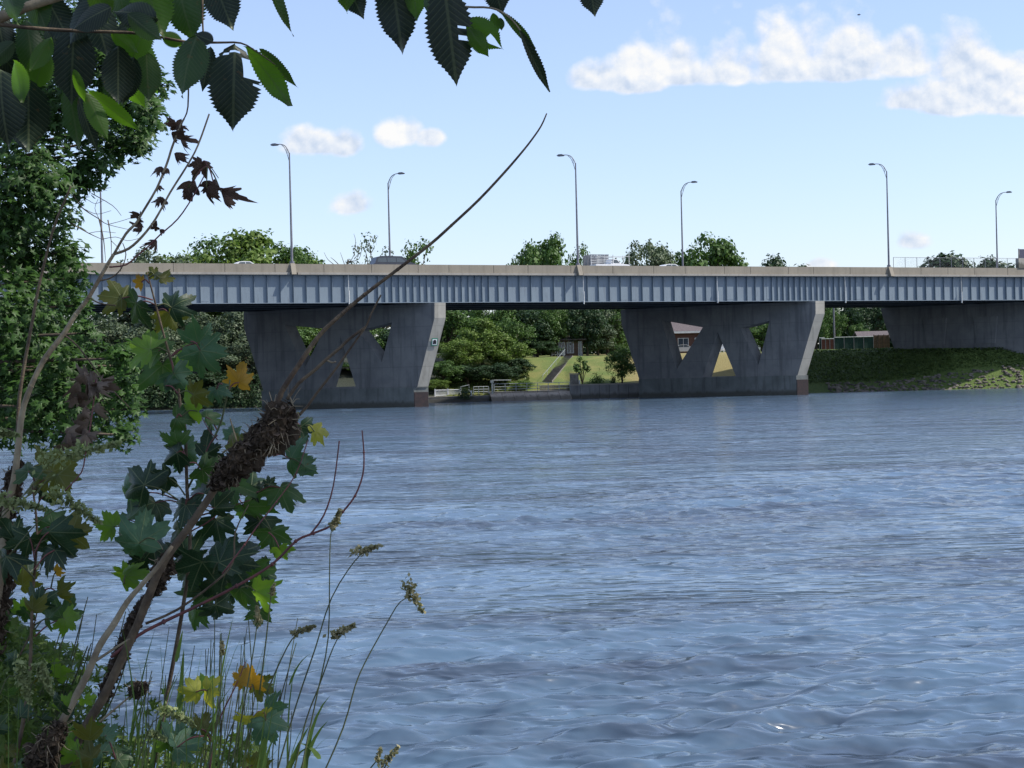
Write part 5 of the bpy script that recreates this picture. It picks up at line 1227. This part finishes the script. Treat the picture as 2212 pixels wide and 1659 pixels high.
seedgrass([(630,1690),(660,1560),(690,1480),(720,1398),(742,1362),(765,1350)], 50, 'fluffy seed grass just right of the crossing stems', dens=110)
seedgrass([(815,1700),(830,1660),(846,1630),(862,1612)], 55, 'short seed grass at the bottom edge right of all others', dens=60)
seedgrass([(770,1700),(800,1660),(815,1640),(822,1615)], 30, 'tiny seed grass at the bottom edge', dens=30)
seedgrass([(490,1690),(520,1560),(545,1420),(556,1340),(556,1310)], 40, 'thin seed grass rising before the lowest maple leaves', dens=50)
seedgrass([(440,1690),(470,1560),(478,1450),(480,1385)], 28, 'small seed grass over the yellow maple leaves', dens=40)
seedgrass([(560,1500),(575,1380),(585,1290),(592,1262)], 22, 'slim seed grass beside the bright leaf', dens=30)
for i, (pts, hp, l) in enumerate([([(0,1120),(60,1060),(110,1000),(180,975),(258,957)], 170, 'long pale green seed head arching right before the left maple'), ([(-20,1150),(0,1110),(40,1088),(100,1100)], 120, 'pale green seed head at the left edge below the arching one'),
     ([(20,1200),(80,1130),(130,1098),(180,1105),(215,1130)], 120, 'pale seed head drooping over the dark lower maple leaves'), ([(0,1500),(20,1460),(55,1480),(64,1520)], 90, 'green seed head drooping at the lower left edge'),
     ([(60,1560),(68,1480),(95,1460),(112,1500)], 70, 'green seed head drooping right of the lower left one'), ([(300,1640),(330,1560),(380,1545),(420,1565)], 80, 'green seed head lying over the low blue-green leaves'), ([(-10,960),(10,935),(40,940)], 50, 'small pale seed head at the left edge by the dead stem'), ([(300,1690),(320,1600),(340,1590),(360,1600)], 40, 'green seed head at the bottom below the seedling')]):
    seedgrass(pts, hp, l, 2.6, 'seed_green', 3, 200)
def blades():
    rng = random.Random(12); V = []; F = []
    def blade(x, y0, y1, lean, w_, Y, bend):
        k = len(V); n = 7
        for i in range(n+1):
            t = i/n; cx = x+lean*t+bend*t*t*t; cy = y0+(y1-y0)*t+abs(bend)*.5*t**4; ww = w_*(1-t)**.6*(.5+min(t*4, .5))
            c = P(cx, cy, Y); s = ww/FP*Y/2; V.append(c-Vector((s, 0, 0))); V.append(c+Vector((s, s*.8, 0)))
        for i in range(n): F.append((k+2*i, k+2*i+1, k+2*i+3, k+2*i+2))
    for i in range(110):
        x = rng.choice([rng.uniform(200, 620), rng.uniform(-20, 640), rng.uniform(280, 560)]); top = rng.uniform(1330, 1640)+max(0, (x-560))*1.2
        blade(x, 1760, top, rng.uniform(-30, 70), rng.choice([2, 2.5, 3, 6]), rng.uniform(2.6, 3.3), rng.uniform(-40, 60))
    for (x, y0, y1, l, w_, b) in ((640,1720,1540,40,16,30),(655,1700,1480,20,12,40),(600,1720,1560,60,16,10),(610,1700,1590,30,18,40),(690,1640,1590,-30,14,-30),(380,1430,1360,15,10,0),(385,1560,1400,12,14,0),(470,1500,1330,30,5,4),(560,1700,1540,20,14,6),(320,1700,1500,30,12,10),(625,1480,1400,30,6,20)):
        blade(x, y0, y1, l, w_, 2.8, b)
    tag(mk('bank_grass', V, F, 'blade'), 'long green grass blades along the lower edge of the near bank', 'grass', kind='stuff')
    for (x0, y0, x1, y1, w_, l) in ((712,1240,655,1230,14,'folded leaf blade on the upright seed grass'),):
        pass
    st = MB()
    for i in range(50):
        x = rng.uniform(240, 600); t = rng.uniform(1330, 1560); st.tube([P(x, 1740, 2.9), P(x+rng.uniform(5, 30), (1740+t)/2, 2.9), P(x+rng.uniform(20, 60), t, 2.9)], [.0016, .0008], 4)
    for i in range(16):
        x = rng.uniform(100, 260); t = rng.uniform(1280, 1420); st.tube([P(x-40, 1560, 3.0), P(x, (1560+t)/2, 3.0), P(x+rng.uniform(10, 40), t, 3.0)], [.0018, .0009], 4)
    tag(st.build('thin_stalks', 'stem_green'), 'thicket of thin dark stalks among the bank grass', 'stalks', kind='stuff')
blades()
def low_leaves():
    rng = np.random.default_rng(9); n = 3400; Cs = []
    for i in range(n):
        x = abs(rng.normal())*125-30; y = rng.uniform(1330, 1720)+x*.45
        Cs.append(tuple(P(x, y, rng.uniform(2.9, 3.8))))
    for i in range(1100): Cs.append(tuple(P(rng.uniform(-20, 560), rng.uniform(1590, 1730), rng.uniform(2.9, 3.6))))
    Cs = np.array(Cs); N_ = unit(rng.normal(size=Cs.shape)*.6+np.array([0, -.4, .9]))
    V, k, F = leaf_cloud(Cs, N_, .032, rng, 'maple'); tag(link('undergrowth', np_mesh('undergrowth', V, k, F, 'herbs')), 'low tangle of small green leaves in the bottom left corner', 'undergrowth', kind='stuff')
low_leaves()
